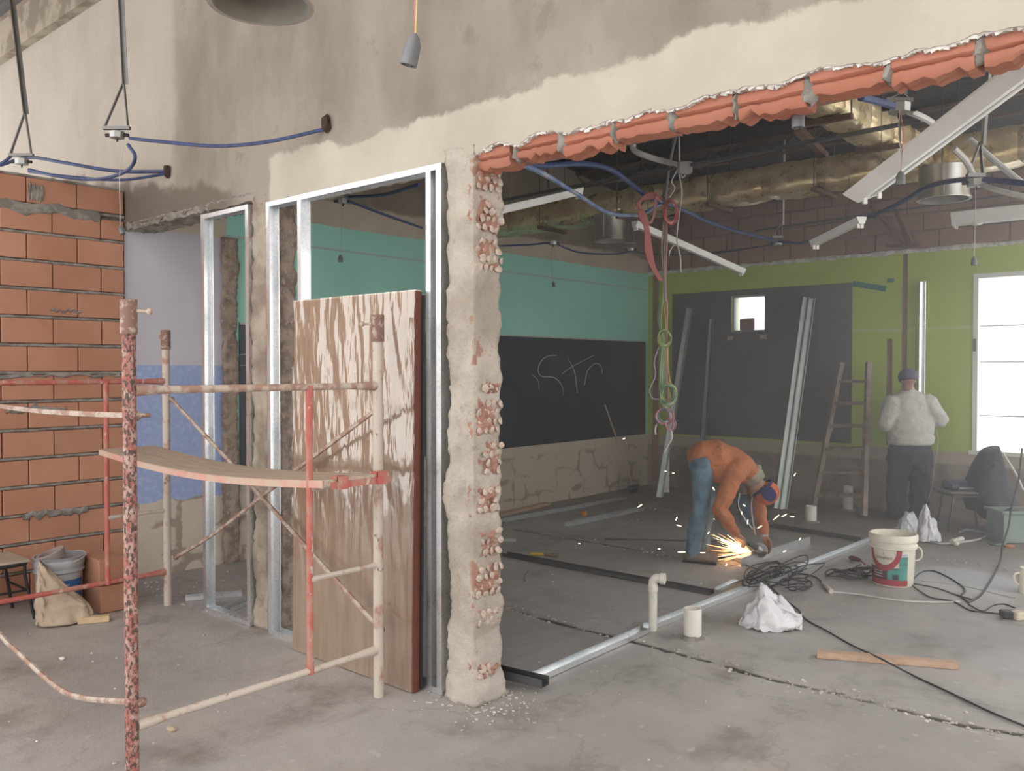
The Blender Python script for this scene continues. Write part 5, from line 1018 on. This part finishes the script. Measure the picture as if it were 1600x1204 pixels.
# crumbs of mortar and plaster on the floor
cr_ = MB(); r9 = random.Random(3)
def crumb(x, y, s): cr_.ball((x, y, floor_z(x, y) + s * .25), (s * r9.uniform(.7, 1.3), s * r9.uniform(.7, 1.3), s * .55), Matrix.Rotation(r9.uniform(0, 3), 3, 'Z'), 6, 4)
for _ in range(420):
    x, y = r9.uniform(-6.4, .4), r9.uniform(1.2, 10.3); 
    if x > -.658 / .753 * y + 3.2: continue
    crumb(x, y, r9.choice((.004, .005, .007, .011)))
for pts, w, dep in CRACKS:
    for i in range(len(pts) - 1):
        for _ in range(26): q = pts[i].lerp(pts[i + 1], r9.random()); crumb(q.x + r9.gauss(0, .04), q.y + r9.gauss(0, .04), r9.choice((.005, .008, .012)))
for _ in range(260): crumb(-2.95 + r9.gauss(0, .16), 3.12 + r9.gauss(0, .13), r9.choice((.004, .006, .01)))
for _ in range(160): crumb(r9.uniform(-6.6, -5), XS * 0 + 3.0 + abs(r9.gauss(0, .3)), r9.choice((.005, .008, .012)))
cr_.build('debris', worn('mortar_crumbs', (.36, .33, .30), (.62, .59, .55), 3, .55, .1, .95, .3), None, False, 'scattered mortar and plaster crumbs on the concrete floor', 'debris', kind='stuff', org=(0, 0, 0))
for (x, y, s) in ((268, 1141, .03), (97, 1030, .022)):
    q = G(x, y); m = MB(); m.ball(q + Z_ * s * .3, (s, s * .7, s * .4), None, 8, 6); m.v = [p + Vector((1, 1, .4)) * .3 * s * fn(p, 60, x) for p in m.v]; m.build('stone_chip', plain('tan_chip', (.46, .37, .27), .9) if x == 268 else PLWHITE, None, False, 'tan brick chip on the floor behind the near scaffold bar' if x == 268 else 'pale plaster flake on the floor left of the scaffold', 'chip')
# ================================================================ PEOPLE
def fuse(mb, name, mat, parent, voxel=.012, it=6, label=None, fac=.5, wr=0.0):
    me = bpy.data.meshes.new('tmp'); me.from_pydata(mb.v, [], mb.f); ob = bpy.data.objects.new('tmp', me); C.objects.link(ob)
    md = ob.modifiers.new('r', 'REMESH'); md.mode = 'VOXEL'; md.voxel_size = voxel; md.adaptivity = 0
    if it: sm = ob.modifiers.new('s', 'SMOOTH'); sm.factor = fac; sm.iterations = it
    dg = bpy.context.evaluated_depsgraph_get(); dg.update(); e = ob.evaluated_get(dg); em = e.to_mesh(); out = MB(); out.v = [v.co.copy() for v in em.vertices]; out.f = [tuple(p.vertices) for p in em.polygons]; e.to_mesh_clear(); bpy.data.objects.remove(ob)
    if wr:                                                  # soft cloth folds
        for i, p in enumerate(out.v): out.v[i] = p + Vector((fn(p, 7, 1), fn(p, 7, 4), fn(p, 7, 8))) * wr + Vector((fn(p, 17, 2), fn(p, 17, 5), fn(p, 17, 9))) * wr * .45
    return out.build(name, mat, parent, 'all', label)
SKIN = plain('tanned_skin', (.36, .20, .135), .6, var=.08)
def basis(z, x):
    z = Vector(z).normalized(); x = Vector(x); x = (x - z * x.dot(z)).normalized(); y = z.cross(x); return Matrix((x, y, z)).transposed()
def head(mb, c, up, face, s=1.0):
    """skull, jaw, nose, ears, brow; face = where the face looks, up = crown"""
    B = basis(up, face); w = lambda x, y, z: c + B @ Vector((x, y, z)) * s
    mb.ball(w(-.005, 0, .03), Vector((.092, .075, .095)) * s, B, 16, 12); mb.ball(w(.025, 0, -.045), Vector((.062, .056, .068)) * s, B, 14, 10)
    mb.cone(w(.088, 0, .0), .009 * s, w(.103, 0, -.028), .014 * s); mb.ball(w(.085, 0, -.062), Vector((.014, .024, .007)) * s, B); mb.ball(w(.07, 0, .025), Vector((.022, .05, .012)) * s, B)
    for sg in (-1, 1): mb.ball(w(-.008, sg * .077, -.01), Vector((.02, .010, .032)) * s, B, 10, 8); mb.ball(w(.078, sg * .032, .008), Vector((.008, .014, .008)) * s, B, 8, 6)
    return B
def hand(mb, wrist, d, palm_n, side, curl=.9, s=1.0, spread=.0):
    """palm, four unequal bent fingers and a thumb; d = finger direction, palm_n = palm normal, side = thumb side"""
    d = Vector(d).normalized(); nrm = Vector(palm_n); nrm = (nrm - d * nrm.dot(d)).normalized(); sd = Vector(side); sd = (sd - d * sd.dot(d) - nrm * sd.dot(nrm)).normalized()
    mb.cone(wrist, .026 * s, wrist + d * .03 * s, .027 * s)
    for k in (-1.2, -.4, .4, 1.2): mb.cone(wrist + d * .025 * s + sd * k * .014 * s, .0165 * s, wrist + d * .082 * s + sd * k * .0195 * s, .0135 * s)
    for k, L in ((1.2, .068), (.4, .077), (-.4, .072), (-1.2, .056)):
        p = wrist + d * .085 * s + sd * k * .0195 * s; dd = (d + sd * k * spread).normalized(); a = 0
        for q, seg in enumerate((.45, .32, .26)):
            a += curl * (.55, .8, .6)[q]; v = dd * math.cos(a) + nrm * math.sin(a); p2 = p + v * L * seg * s; mb.cone(p, (.0098 - .0008 * q) * s, p2, (.009 - .0008 * q) * s, 10); p = p2
    p = wrist + d * .03 * s + sd * .026 * s; v = (sd * .75 + d * .65 + nrm * .25).normalized(); p2 = p + v * .04 * s; mb.cone(p, .0145 * s, p2, .0115 * s); v = (d * .85 + sd * .15 + nrm * .5 * curl).normalized(); p3 = p2 + v * .03 * s; mb.cone(p2, .011 * s, p3, .0095 * s); mb.cone(p3, .0095 * s, p3 + (v + nrm * .3 * curl).normalized() * .022 * s, .0085 * s)
# ---------------------------------------------------------------- bending worker with the grinder
D0 = 7.42; Q = lambda x, y, d=0: P(x, y, d=D0 + d)
w1 = thing('person', G(1090, 876), 'worker in orange sweater and jeans bending over to cut a steel profile', 'person')
nsh, nel, nwr = Q(1148, 742, -.19), Q(1124, 796, -.25), Q(1150, 834, -.13)
fsh, fel, fwr = Q(1176, 748, .17), Q(1186, 796, .22), Q(1195, 838, .12)
nhip, nkn, nan = Q(1099, 724, -.09), Q(1095, 796, -.10), Q(1083, 862, -.03)
fhip, fkn, fan = Q(1101, 722, .10), Q(1105, 796, .12), Q(1097, 852, .20)
pel = Q(1099, 716); wai = Q(1120, 709); che = Q(1149, 728); nek = Q(1176, 744); hc = Q(1192, 765, -.02)
upv = (Q(1206, 778, -.03) - Q(1178, 748)).normalized(); facev = (Vector((0, 0, -1)) - RGT * .5).normalized()
body = MB()
body.cone(pel, .10, wai, .10); body.cone(wai, .10, che, .115); body.cone(che, .11, nek, .065); body.cone(nek, .055, hc, .055); head(body, hc, upv, facev, 1.0)
for a, b, c_ in ((nsh, nel, nwr), (fsh, fel, fwr)): body.cone(che.lerp(a, .5), .07, a, .055); body.cone(a, .05, b, .04); body.cone(b, .038, c_, .026)
for a, b, c_ in ((nhip, nkn, nan), (fhip, fkn, fan)):
    body.cone(pel, .09, a, .085); body.cone(a, .08, b, .055); body.cone(b, .052, c_, .036); body.cone(c_, .036, Vector((c_.x, c_.y, .06)) + RGT * .02, .035); body.cone(Vector((c_.x, c_.y, .045)), .035, Vector((c_.x, c_.y, .035)) + RGT * .13, .03)
hand(body, nwr, (Q(1166, 848, -.08) - nwr), -Z_ + RGT * .3, FWD, .75); hand(body, fwr, (Q(1202, 856, .08) - fwr), -RGT * .9 - FWD * .4, -FWD, .45)
fuse(body, 'body', SKIN, w1, .007, 4)
SWE = plain('orange_sweater', (.44, .155, .065), .9, var=.14, vs=4, bs=.45, bscale=9, bd=.02); sw = MB()
sw.cone(Q(1096, 711), .122, Q(1102, 711), .13); sw.cone(Q(1106, 720), .11, Q(1122, 734), .11)
for t in (-1, 1): sw.cone(Q(1099, 709, .08 * t), .105, Q(1120, 714, .07 * t), .125); sw.cone(Q(1111, 720, .085 * t), .105, Q(1124, 736, .06 * t), .10)
sw.cone(Q(1100, 713), .132, Q(1118, 711), .138); sw.cone(Q(1118, 711), .138, che, .152); sw.cone(che, .150, Q(1170, 738), .105); sw.cone(Q(1128, 722), .12, Q(1138, 742), .10)
for a, b, c_, t in ((nsh, nel, nwr, -1), (fsh, fel, fwr, 1)): sw.cone(Q(1152, 728, .05 * t), .12, a, .088); sw.cone(a, .084, b, .066); sw.cone(b, .064, b.lerp(c_, .92), .042)
swo = fuse(sw, 'sweater', SWE, w1, .011, 6, wr=.014)
cf = MB()
for b, c_ in ((nel, nwr), (fel, fwr)): cf.tube([b.lerp(c_, .86), b.lerp(c_, .98)], [.044, .040], 14)
hem = MB(); hv_ = (Q(1118, 711) - Q(1100, 713)).normalized(); 
JEA = plain('faded_jeans', (.115, .185, .24), .85, var=.35, vs=7, bs=.4, bscale=14, bd=.015); je = MB(); je.cone(Q(1096, 728), .11, Q(1098, 720), .105)
for a, b, c_ in ((nhip, nkn, nan), (fhip, fkn, fan)): je.cone(a.lerp(b, -.06), .098, a.lerp(b, .5), .09); je.cone(a.lerp(b, .5), .09, b, .076); je.cone(b, .076, b.lerp(c_, .5) - RGT * .01, .072); je.cone(b.lerp(c_, .5) - RGT * .01, .072, c_, .066); je.cone(c_, .066, c_ + Z_ * .015, .068)
fuse(je, 'jeans', JEA, w1, .011, 5, wr=.011)
BOOT = plain('dusty_boot', (.19, .145, .115), .85, var=.2, vs=10, bs=.4, bscale=30)
for c_ in (nan, fan):
    gr = Vector((c_.x, c_.y, 0)); f_ = (RGT * .9 - FWD * .42).normalized(); b = MB(); b.cone(c_ - f_ * .005, .060, gr + Z_ * .06 - f_ * .01, .060); b.cone(gr + Z_ * .055 - f_ * .035, .054, gr + Z_ * .06 + f_ * .09, .052); b.cone(gr + Z_ * .055 + f_ * .10, .05, gr + Z_ * .048 + f_ * .175, .043)
    b.v = [Vector((p.x, p.y, max(.006, p.z))) for p in b.v]; bt = fuse(b, 'boot', BOOT, w1, .009, 4); so = MB(); so.box(gr + Z_ * .010 + f_ * .06, (.30, .095, .018), Matrix.Rotation(math.atan2(f_.y, f_.x), 3, 'Z'), .012); so.build('sole', BLK, bt)
BH = basis(upv, facev); CAPN = plain('navy_beanie', (.028, .03, .11), .9, var=.15, vs=20); CAPO = plain('orange_beanie', (.55, .12, .05), .9, var=.2, vs=20, bs=.5, bscale=70)
cp_ = MB(); cp_.ball(hc + BH @ Vector((-.008, 0, .045)), (.108, .094, .098), BH, 24, 16); cp_.v = [p for p in cp_.v]; bn = fuse(cp_, 'beanie', CAPO, w1, .01, 3)
pn = MB(); sidev = (-FWD * .80 + RGT * .05 - Z_ * .1 - upv * .25).normalized(); pn.ball(hc + BH @ Vector((-.008, 0, .045)) + sidev * .042, (.080, .074, .058), basis(sidev, upv), 22, 14); pn.build('navy_panel', CAPN, bn, True)
rm_ = MB(); cbase = hc + BH @ Vector((-.006, 0, -.012)); vs_ = [cbase + BH @ Vector((.098 * math.cos(a), .086 * math.sin(a), .006 * math.sin(2 * a))) for a in [2 * PI * i / 28 for i in range(29)]]; rm_.tube(vs_, .013, 8); rm_.build('folded_brim', CAPN, bn, True)
gt = MB(); gd = (hc - Q(1168, 736)).normalized(); gc = Q(1177, 746); gt.lathe([(.095, -.05), (.102, -.02), (.098, .015), (.09, .045), (.078, .05), (.075, 0), (.08, -.05)], gc, 24, gd); gt.build('neck_gaiter', plain('khaki_gaiter', (.25, .23, .17), .9, var=.2, vs=10), w1, True); MB().ball(Q(1184, 730, -.02), (.035, .03, .028)).build('gaiter_knot', plain('khaki_gaiter', (.25, .23, .17), .9), w1, True)
ap = MB(); A0, A1, B0, B1 = Q(1150, 776, .0), Q(1176, 772, .05), Q(1160, 822, .02), Q(1180, 826, .06); ap.grid(lambda u, v: A0.lerp(A1, u).lerp(B0.lerp(B1, u), v) - FWD * (.03 * math.sin(u * PI) + .012 * math.sin(u * 9 + v * 3)) , 14, 14); k_ = len(ap.v); ap.grid(lambda u, v: A0.lerp(A1, u).lerp(B0.lerp(B1, u), v) + FWD * (.02 + .03 * math.sin(u * PI)), 14, 14)
ap.build('hanging_jacket_front', plain('blue_black_jacket', (.05, .075, .11), .85, var=.4, vs=12), w1, 'all'); MB().tube(spl([Q(1156, 770, -.03), Q(1154, 790, -.04), Q(1164, 810, -.03), Q(1176, 826, -.02)], 5), .005, 6).build('white_cord', WCABLE, w1); MB().tube(spl([Q(1177, 765, -.02), Q(1174, 795, 0), Q(1180, 835, 0)], 5), .006, 6).build('pale_trim', plain('pale_trim', (.5, .4, .33), .8), w1)
MB().lathe([(.034, -.012), (.037, 0), (.034, .012)], fel.lerp(fwr, .96), 18, (fwr - fel)).build('wrist_watch', plain('watch_band', (.35, .36, .38), .35, .6), w1, True); GLV = plain('dark_glove', (.06, .05, .05), .9)
# grinder
gr0, gr1 = Q(1161, 842, -.07), Q(1182, 856, -.05); gi = thing('angle_grinder', gr1 - Z_ * .05, 'angle grinder throwing sparks in the worker hand', 'power tool'); gdv = (gr1 - gr0).normalized()
MB().tube([gr0 - gdv * .06, gr0, gr0.lerp(gr1, .6), gr1], [.026, .030, .029, .026], 14).build('motor_body', plain('teal_black_tool', (.03, .05, .055), .5), gi, True); MB().tube([gr1, gr1 + gdv * .05], [.032, .028], 12).build('gear_head', plain('tool_alloy', (.42, .41, .39), .4, .6), gi, True)
ax = (FWD * .8 + RGT * .45 - Z_ * .1).normalized(); gc_ = gr1 + gdv * .03; MB().lathe([(.001, -.002), (.06, -.002), (.06, .002), (.001, .002)], gc_ + ax * .035 - Z_ * .008, 28, ax).build('cutting_disc', plain('disc_brown', (.10, .085, .07), .7), gi, True)
gd_ = MB(); B_ = basis(ax, Z_); pts = []; 
for i in range(15):
    a = -1.7 + 3.4 * i / 14; rad = B_ @ Vector((math.cos(a), math.sin(a), 0))
    for (rr_, t_) in ((.03, 0), (.066, 0), (.066, .02), (.064, .02), (.064, .003), (.03, .003)): pts.append(gc_ + ax * (.022 + t_) - Z_ * .008 + rad * rr_)
gd_.add(pts, [(6 * i + j, 6 * i + (j + 1) % 6, 6 * i + 6 + (j + 1) % 6, 6 * i + 6 + j) for i in range(14) for j in range(6)] + [tuple(range(5, -1, -1)), tuple(range(84, 90))]); gd_.build('guard', plain('tool_alloy', (.42, .41, .39), .4, .6), gi)
tubeobj('grinder_cable', [gr0 - gdv * .06, Q(1150, 850, .12), G(1140, 872) + Z_ * .01, G(1165, 884) + Z_ * .008 + FWD * .02, G(1195, 900) + Z_ * .035], .005, CABLE, 'black cable trailing from the angle grinder', 'cable')
# the profile being cut: web upright
sp0, sp1 = G(1158, 886), G(1266, 850); t = (sp1 - sp0).normalized(); a_ = t.cross(Z_).normalized(); stud(MB(), sp0 + Z_ * .003, sp1 + Z_ * .003, Z_, -a_, .075, .036).build('cut_profile', GALV, None, False, 'steel profile held on the floor and being cut by the grinder', 'steel profile')
# sparks
SPK = mat_emit('spark_glow', (1.0, .5, .18), 5); SPW = mat_emit('spark_white', (1.0, .78, .5), 7); so_ = Q(1174, 862, -.02); rs = random.Random(21); s1 = MB(); s2 = MB()
for i in range(95):
    ang = rs.gauss(PI + .12, .30); L = rs.uniform(.12, .55); st_ = rs.uniform(0, .26) ** 1.3; dv = RGT * math.cos(ang) + Z_ * math.sin(ang) * -1 + FWD * rs.uniform(-.5, .25); dv.normalize()
    p0 = so_ + dv * st_; p1 = so_ + dv * (st_ + L * .45); 
    if p1.z < .01 or p0.z < .01: continue
    (s1 if i % 3 else s2).tube([p0, p0.lerp(p1, .5) - Z_ * .002, p1], [.0006, .0015, .0005], 4)
for (x, y, l, an, dd) in ((1057, 810, 6, 1.2, -.2), (1061, 821, 8, 2.9, -.3), (1107, 832, 4, 1, -.1), (1052, 739, 4, 0, .6), (1115, 763, 6, -1, -.2), (1113, 809, 9, 2.6, .1), (1135, 882, 4, 1, -.3), (1065, 862, 12, 0, -.3), (1098, 863, 8, 0, -.2), (1213, 808, 12, .7, .1), (1225, 805, 10, .5, .1), (1187, 823, 8, .5, -.2), (1159, 801, 5, 1.6, -.2), (1168, 815, 7, 1.4, -.2), (1163, 789, 4, -.8, -.2), (1238, 807, 7, 0, .2), (1000, 790, 8, .6, -.4), (975, 685, 5, .4, 1.5), (1040, 736, 3, 0, .2), (905, 849, 3, 0, .0), (1030, 857, 4, 0, -.1), (1242, 741, 5, 1, .3), (1143, 850, 9, 2.6, -.1), (1133, 845, 9, 2.5, -.1), (1250, 842, 5, 1, -.1), (1226, 861, 5, .4, -.3)):
    c_ = Q(x, y, dd); dv = (RGT * math.cos(an) + Z_ * math.sin(an)) * l * .5 * 7.4 / F; s2.tube([c_ - dv, c_, c_ + dv], [.001, .0042, .001], 5)
sa = s1.build('spark_spray', SPK, None, False, 'fan of orange sparks flying left from the angle grinder', 'sparks', kind='stuff'); s2.build('spark_spray', SPW, None, False, 'scattered white hot sparks flying around the bending worker', 'sparks', kind='stuff')
# ---------------------------------------------------------------- standing worker, back turned
D0 = 9.5; w2 = thing('person', G(1416, 808), 'worker in pale sweater and dark trousers standing with back turned at the green wall', 'person')
pel, che, nek, hc = Q(1421, 702), Q(1420, 636, .03), Q(1419, 610), Q(1419, 594, -.0)
lsh, lel, lwr = Q(1394, 630), Q(1384, 662, .0), Q(1402, 666, .15); rsh, rel, rwr = Q(1449, 628), Q(1469, 655, -.02), Q(1446, 660, .12)
lh, lk, la = Q(1406, 712), Q(1402, 757, .02), Q(1399, 796, .0); rh, rk, ra = Q(1438, 712), Q(1438, 757, .02), Q(1433, 798, -.02)
body = MB(); body.cone(pel, .14, che, .14); body.cone(che, .14, nek, .07); body.cone(nek, .06, hc, .06); head(body, hc, Z_ + FWD * .25, FWD - Z_ * .3, 1.0)
for a, b, c_ in ((lsh, lel, lwr), (rsh, rel, rwr)): body.cone(che, .08, a, .06); body.cone(a, .055, b, .045); body.cone(b, .042, c_, .028)
for a, b, c_ in ((lh, lk, la), (rh, rk, ra)): body.cone(pel, .1, a, .09); body.cone(a, .085, b, .06); body.cone(b, .055, c_, .04); body.cone(c_, .04, Vector((c_.x, c_.y, .05)), .038); body.cone(Vector((c_.x, c_.y, .045)), .034, Vector((c_.x, c_.y, .04)) + FWD * .14, .03)
hand(body, lwr, FWD * .4 + RGT * .8 + Z_ * .2, -FWD + RGT * .1, Z_, .7); hand(body, rwr, FWD * .3 - RGT * .9 + Z_ * .2, -RGT - FWD * .3, Z_, .7); fuse(body, 'body', SKIN, w2, .008, 4)
SW2 = plain('pale_grey_sweater', (.52, .50, .45), .9, var=.08, vs=4, bs=.45, bscale=8, bd=.025); sw = MB(); B2 = basis(Z_, RGT)
sw.ball(Q(1421, 668, .02), (.262, .205, .22), B2, 24, 16); sw.ball(Q(1419, 640, .03), (.245, .165, .20), B2, 24, 16); sw.ball(Q(1420, 622, .02), (.19, .125, .09), B2, 20, 12); sw.ball(Q(1423, 686), (.25, .195, .15), B2, 24, 14); sw.cone(nek - Z_ * .04, .085, nek, .07)
for a, b, c_ in ((lsh, lel, lwr), (rsh, rel, rwr)): sw.cone(a, .10, b, .085); sw.cone(b, .08, c_ - FWD * .04, .05)
sw.v = [Vector((p.x, p.y, max(p.z, pel.z + .055))) for p in sw.v]; fuse(sw, 'sweater', SW2, w2, .012, 5, wr=.010)
TR = plain('dark_navy_trousers', (.03, .033, .045), .85, var=.25, vs=4, bs=.4, bscale=8, bd=.02); tr = MB(); tr.ball(Q(1421, 704), (.235, .17, .16), B2, 22, 14)
for a, b, c_, o in ((lh, lk, la, -1), (rh, rk, ra, 1)): tr.cone(a, .135, b, .112); tr.cone(b, .112, c_ + RGT * o * .01 + Z_ * .0, .095); tr.cone(c_ + RGT * o * .01, .095, c_ + RGT * o * .012 - Z_ * .03, .098)
tr.v = [Vector((p.x, p.y, min(max(p.z, .045), pel.z + .095))) for p in tr.v]; tro = fuse(tr, 'trousers', TR, w2, .012, 5, wr=.016)
for c_ in (la, ra):
    gr = Vector((c_.x, c_.y, 0)); b = MB(); b.cone(c_, .05, gr + Z_ * .06, .052); b.cone(gr + Z_ * .05 - FWD * .03, .048, gr + Z_ * .045 + FWD * .12, .042); b.v = [Vector((p.x, p.y, max(.004, p.z))) for p in b.v]; fuse(b, 'shoe', plain('dark_shoe', (.06, .055, .055), .8), w2, .01, 4)
cp2 = MB(); BH2 = basis(Z_ + FWD * .25, FWD - Z_ * .3); cp2.ball(hc + BH2 @ Vector((-.006, 0, .038)), (.115, .104, .095), BH2, 24, 16); cp2.v = [p if (p - hc).dot(BH2.col[2]) > -.008 else p - BH2.col[2] * ((p - hc).dot(BH2.col[2]) + .008) for p in cp2.v]; fuse(cp2, 'beanie', plain('grey_violet_beanie', (.13, .12, .17), .9, var=.15, vs=18), w2, .01, 3)
pst = MB(); pst.tube(spl([Q(1446, 700, -.12), Q(1450, 720, -.10), Q(1452, 740, -.08)], 5), .006, 6); pst.build('pocket_piping', WCABLE, w2)
tubeobj('thin_cable', [Q(1460, 662, .05), Q(1466, 690, .05), Q(1460, 730, 0), Q(1456, 760, -.05), Q(1446, 790, -.1), G(1430, 812) + Z_ * .01], .003, GREYC, 'thin pale cable hanging from the standing worker hands', 'cable')
# ================================================================ DUST HAZE in the far room
hz = bpy.data.materials.new('dust_haze'); hz.use_nodes = True; hn = hz.node_tree; hn.nodes.remove(hn.nodes['Principled BSDF'])
vs_ = hn.nodes.new('ShaderNodeVolumeScatter'); vs_.inputs['Color'].default_value = (.97, .96, .95, 1); vs_.inputs['Density'].default_value = .048; vs_.inputs['Anisotropy'].default_value = .45
hn.links.new(vs_.outputs[0], hn.nodes['Material Output'].inputs['Volume'])
MB().bb((XS + .005, YB + .01, .05), (.15, YG - .04, 3.9)).build('dust_haze', hz, None, False, 'thin cutting dust hanging in the air of the far room', 'dust', kind='stuff')
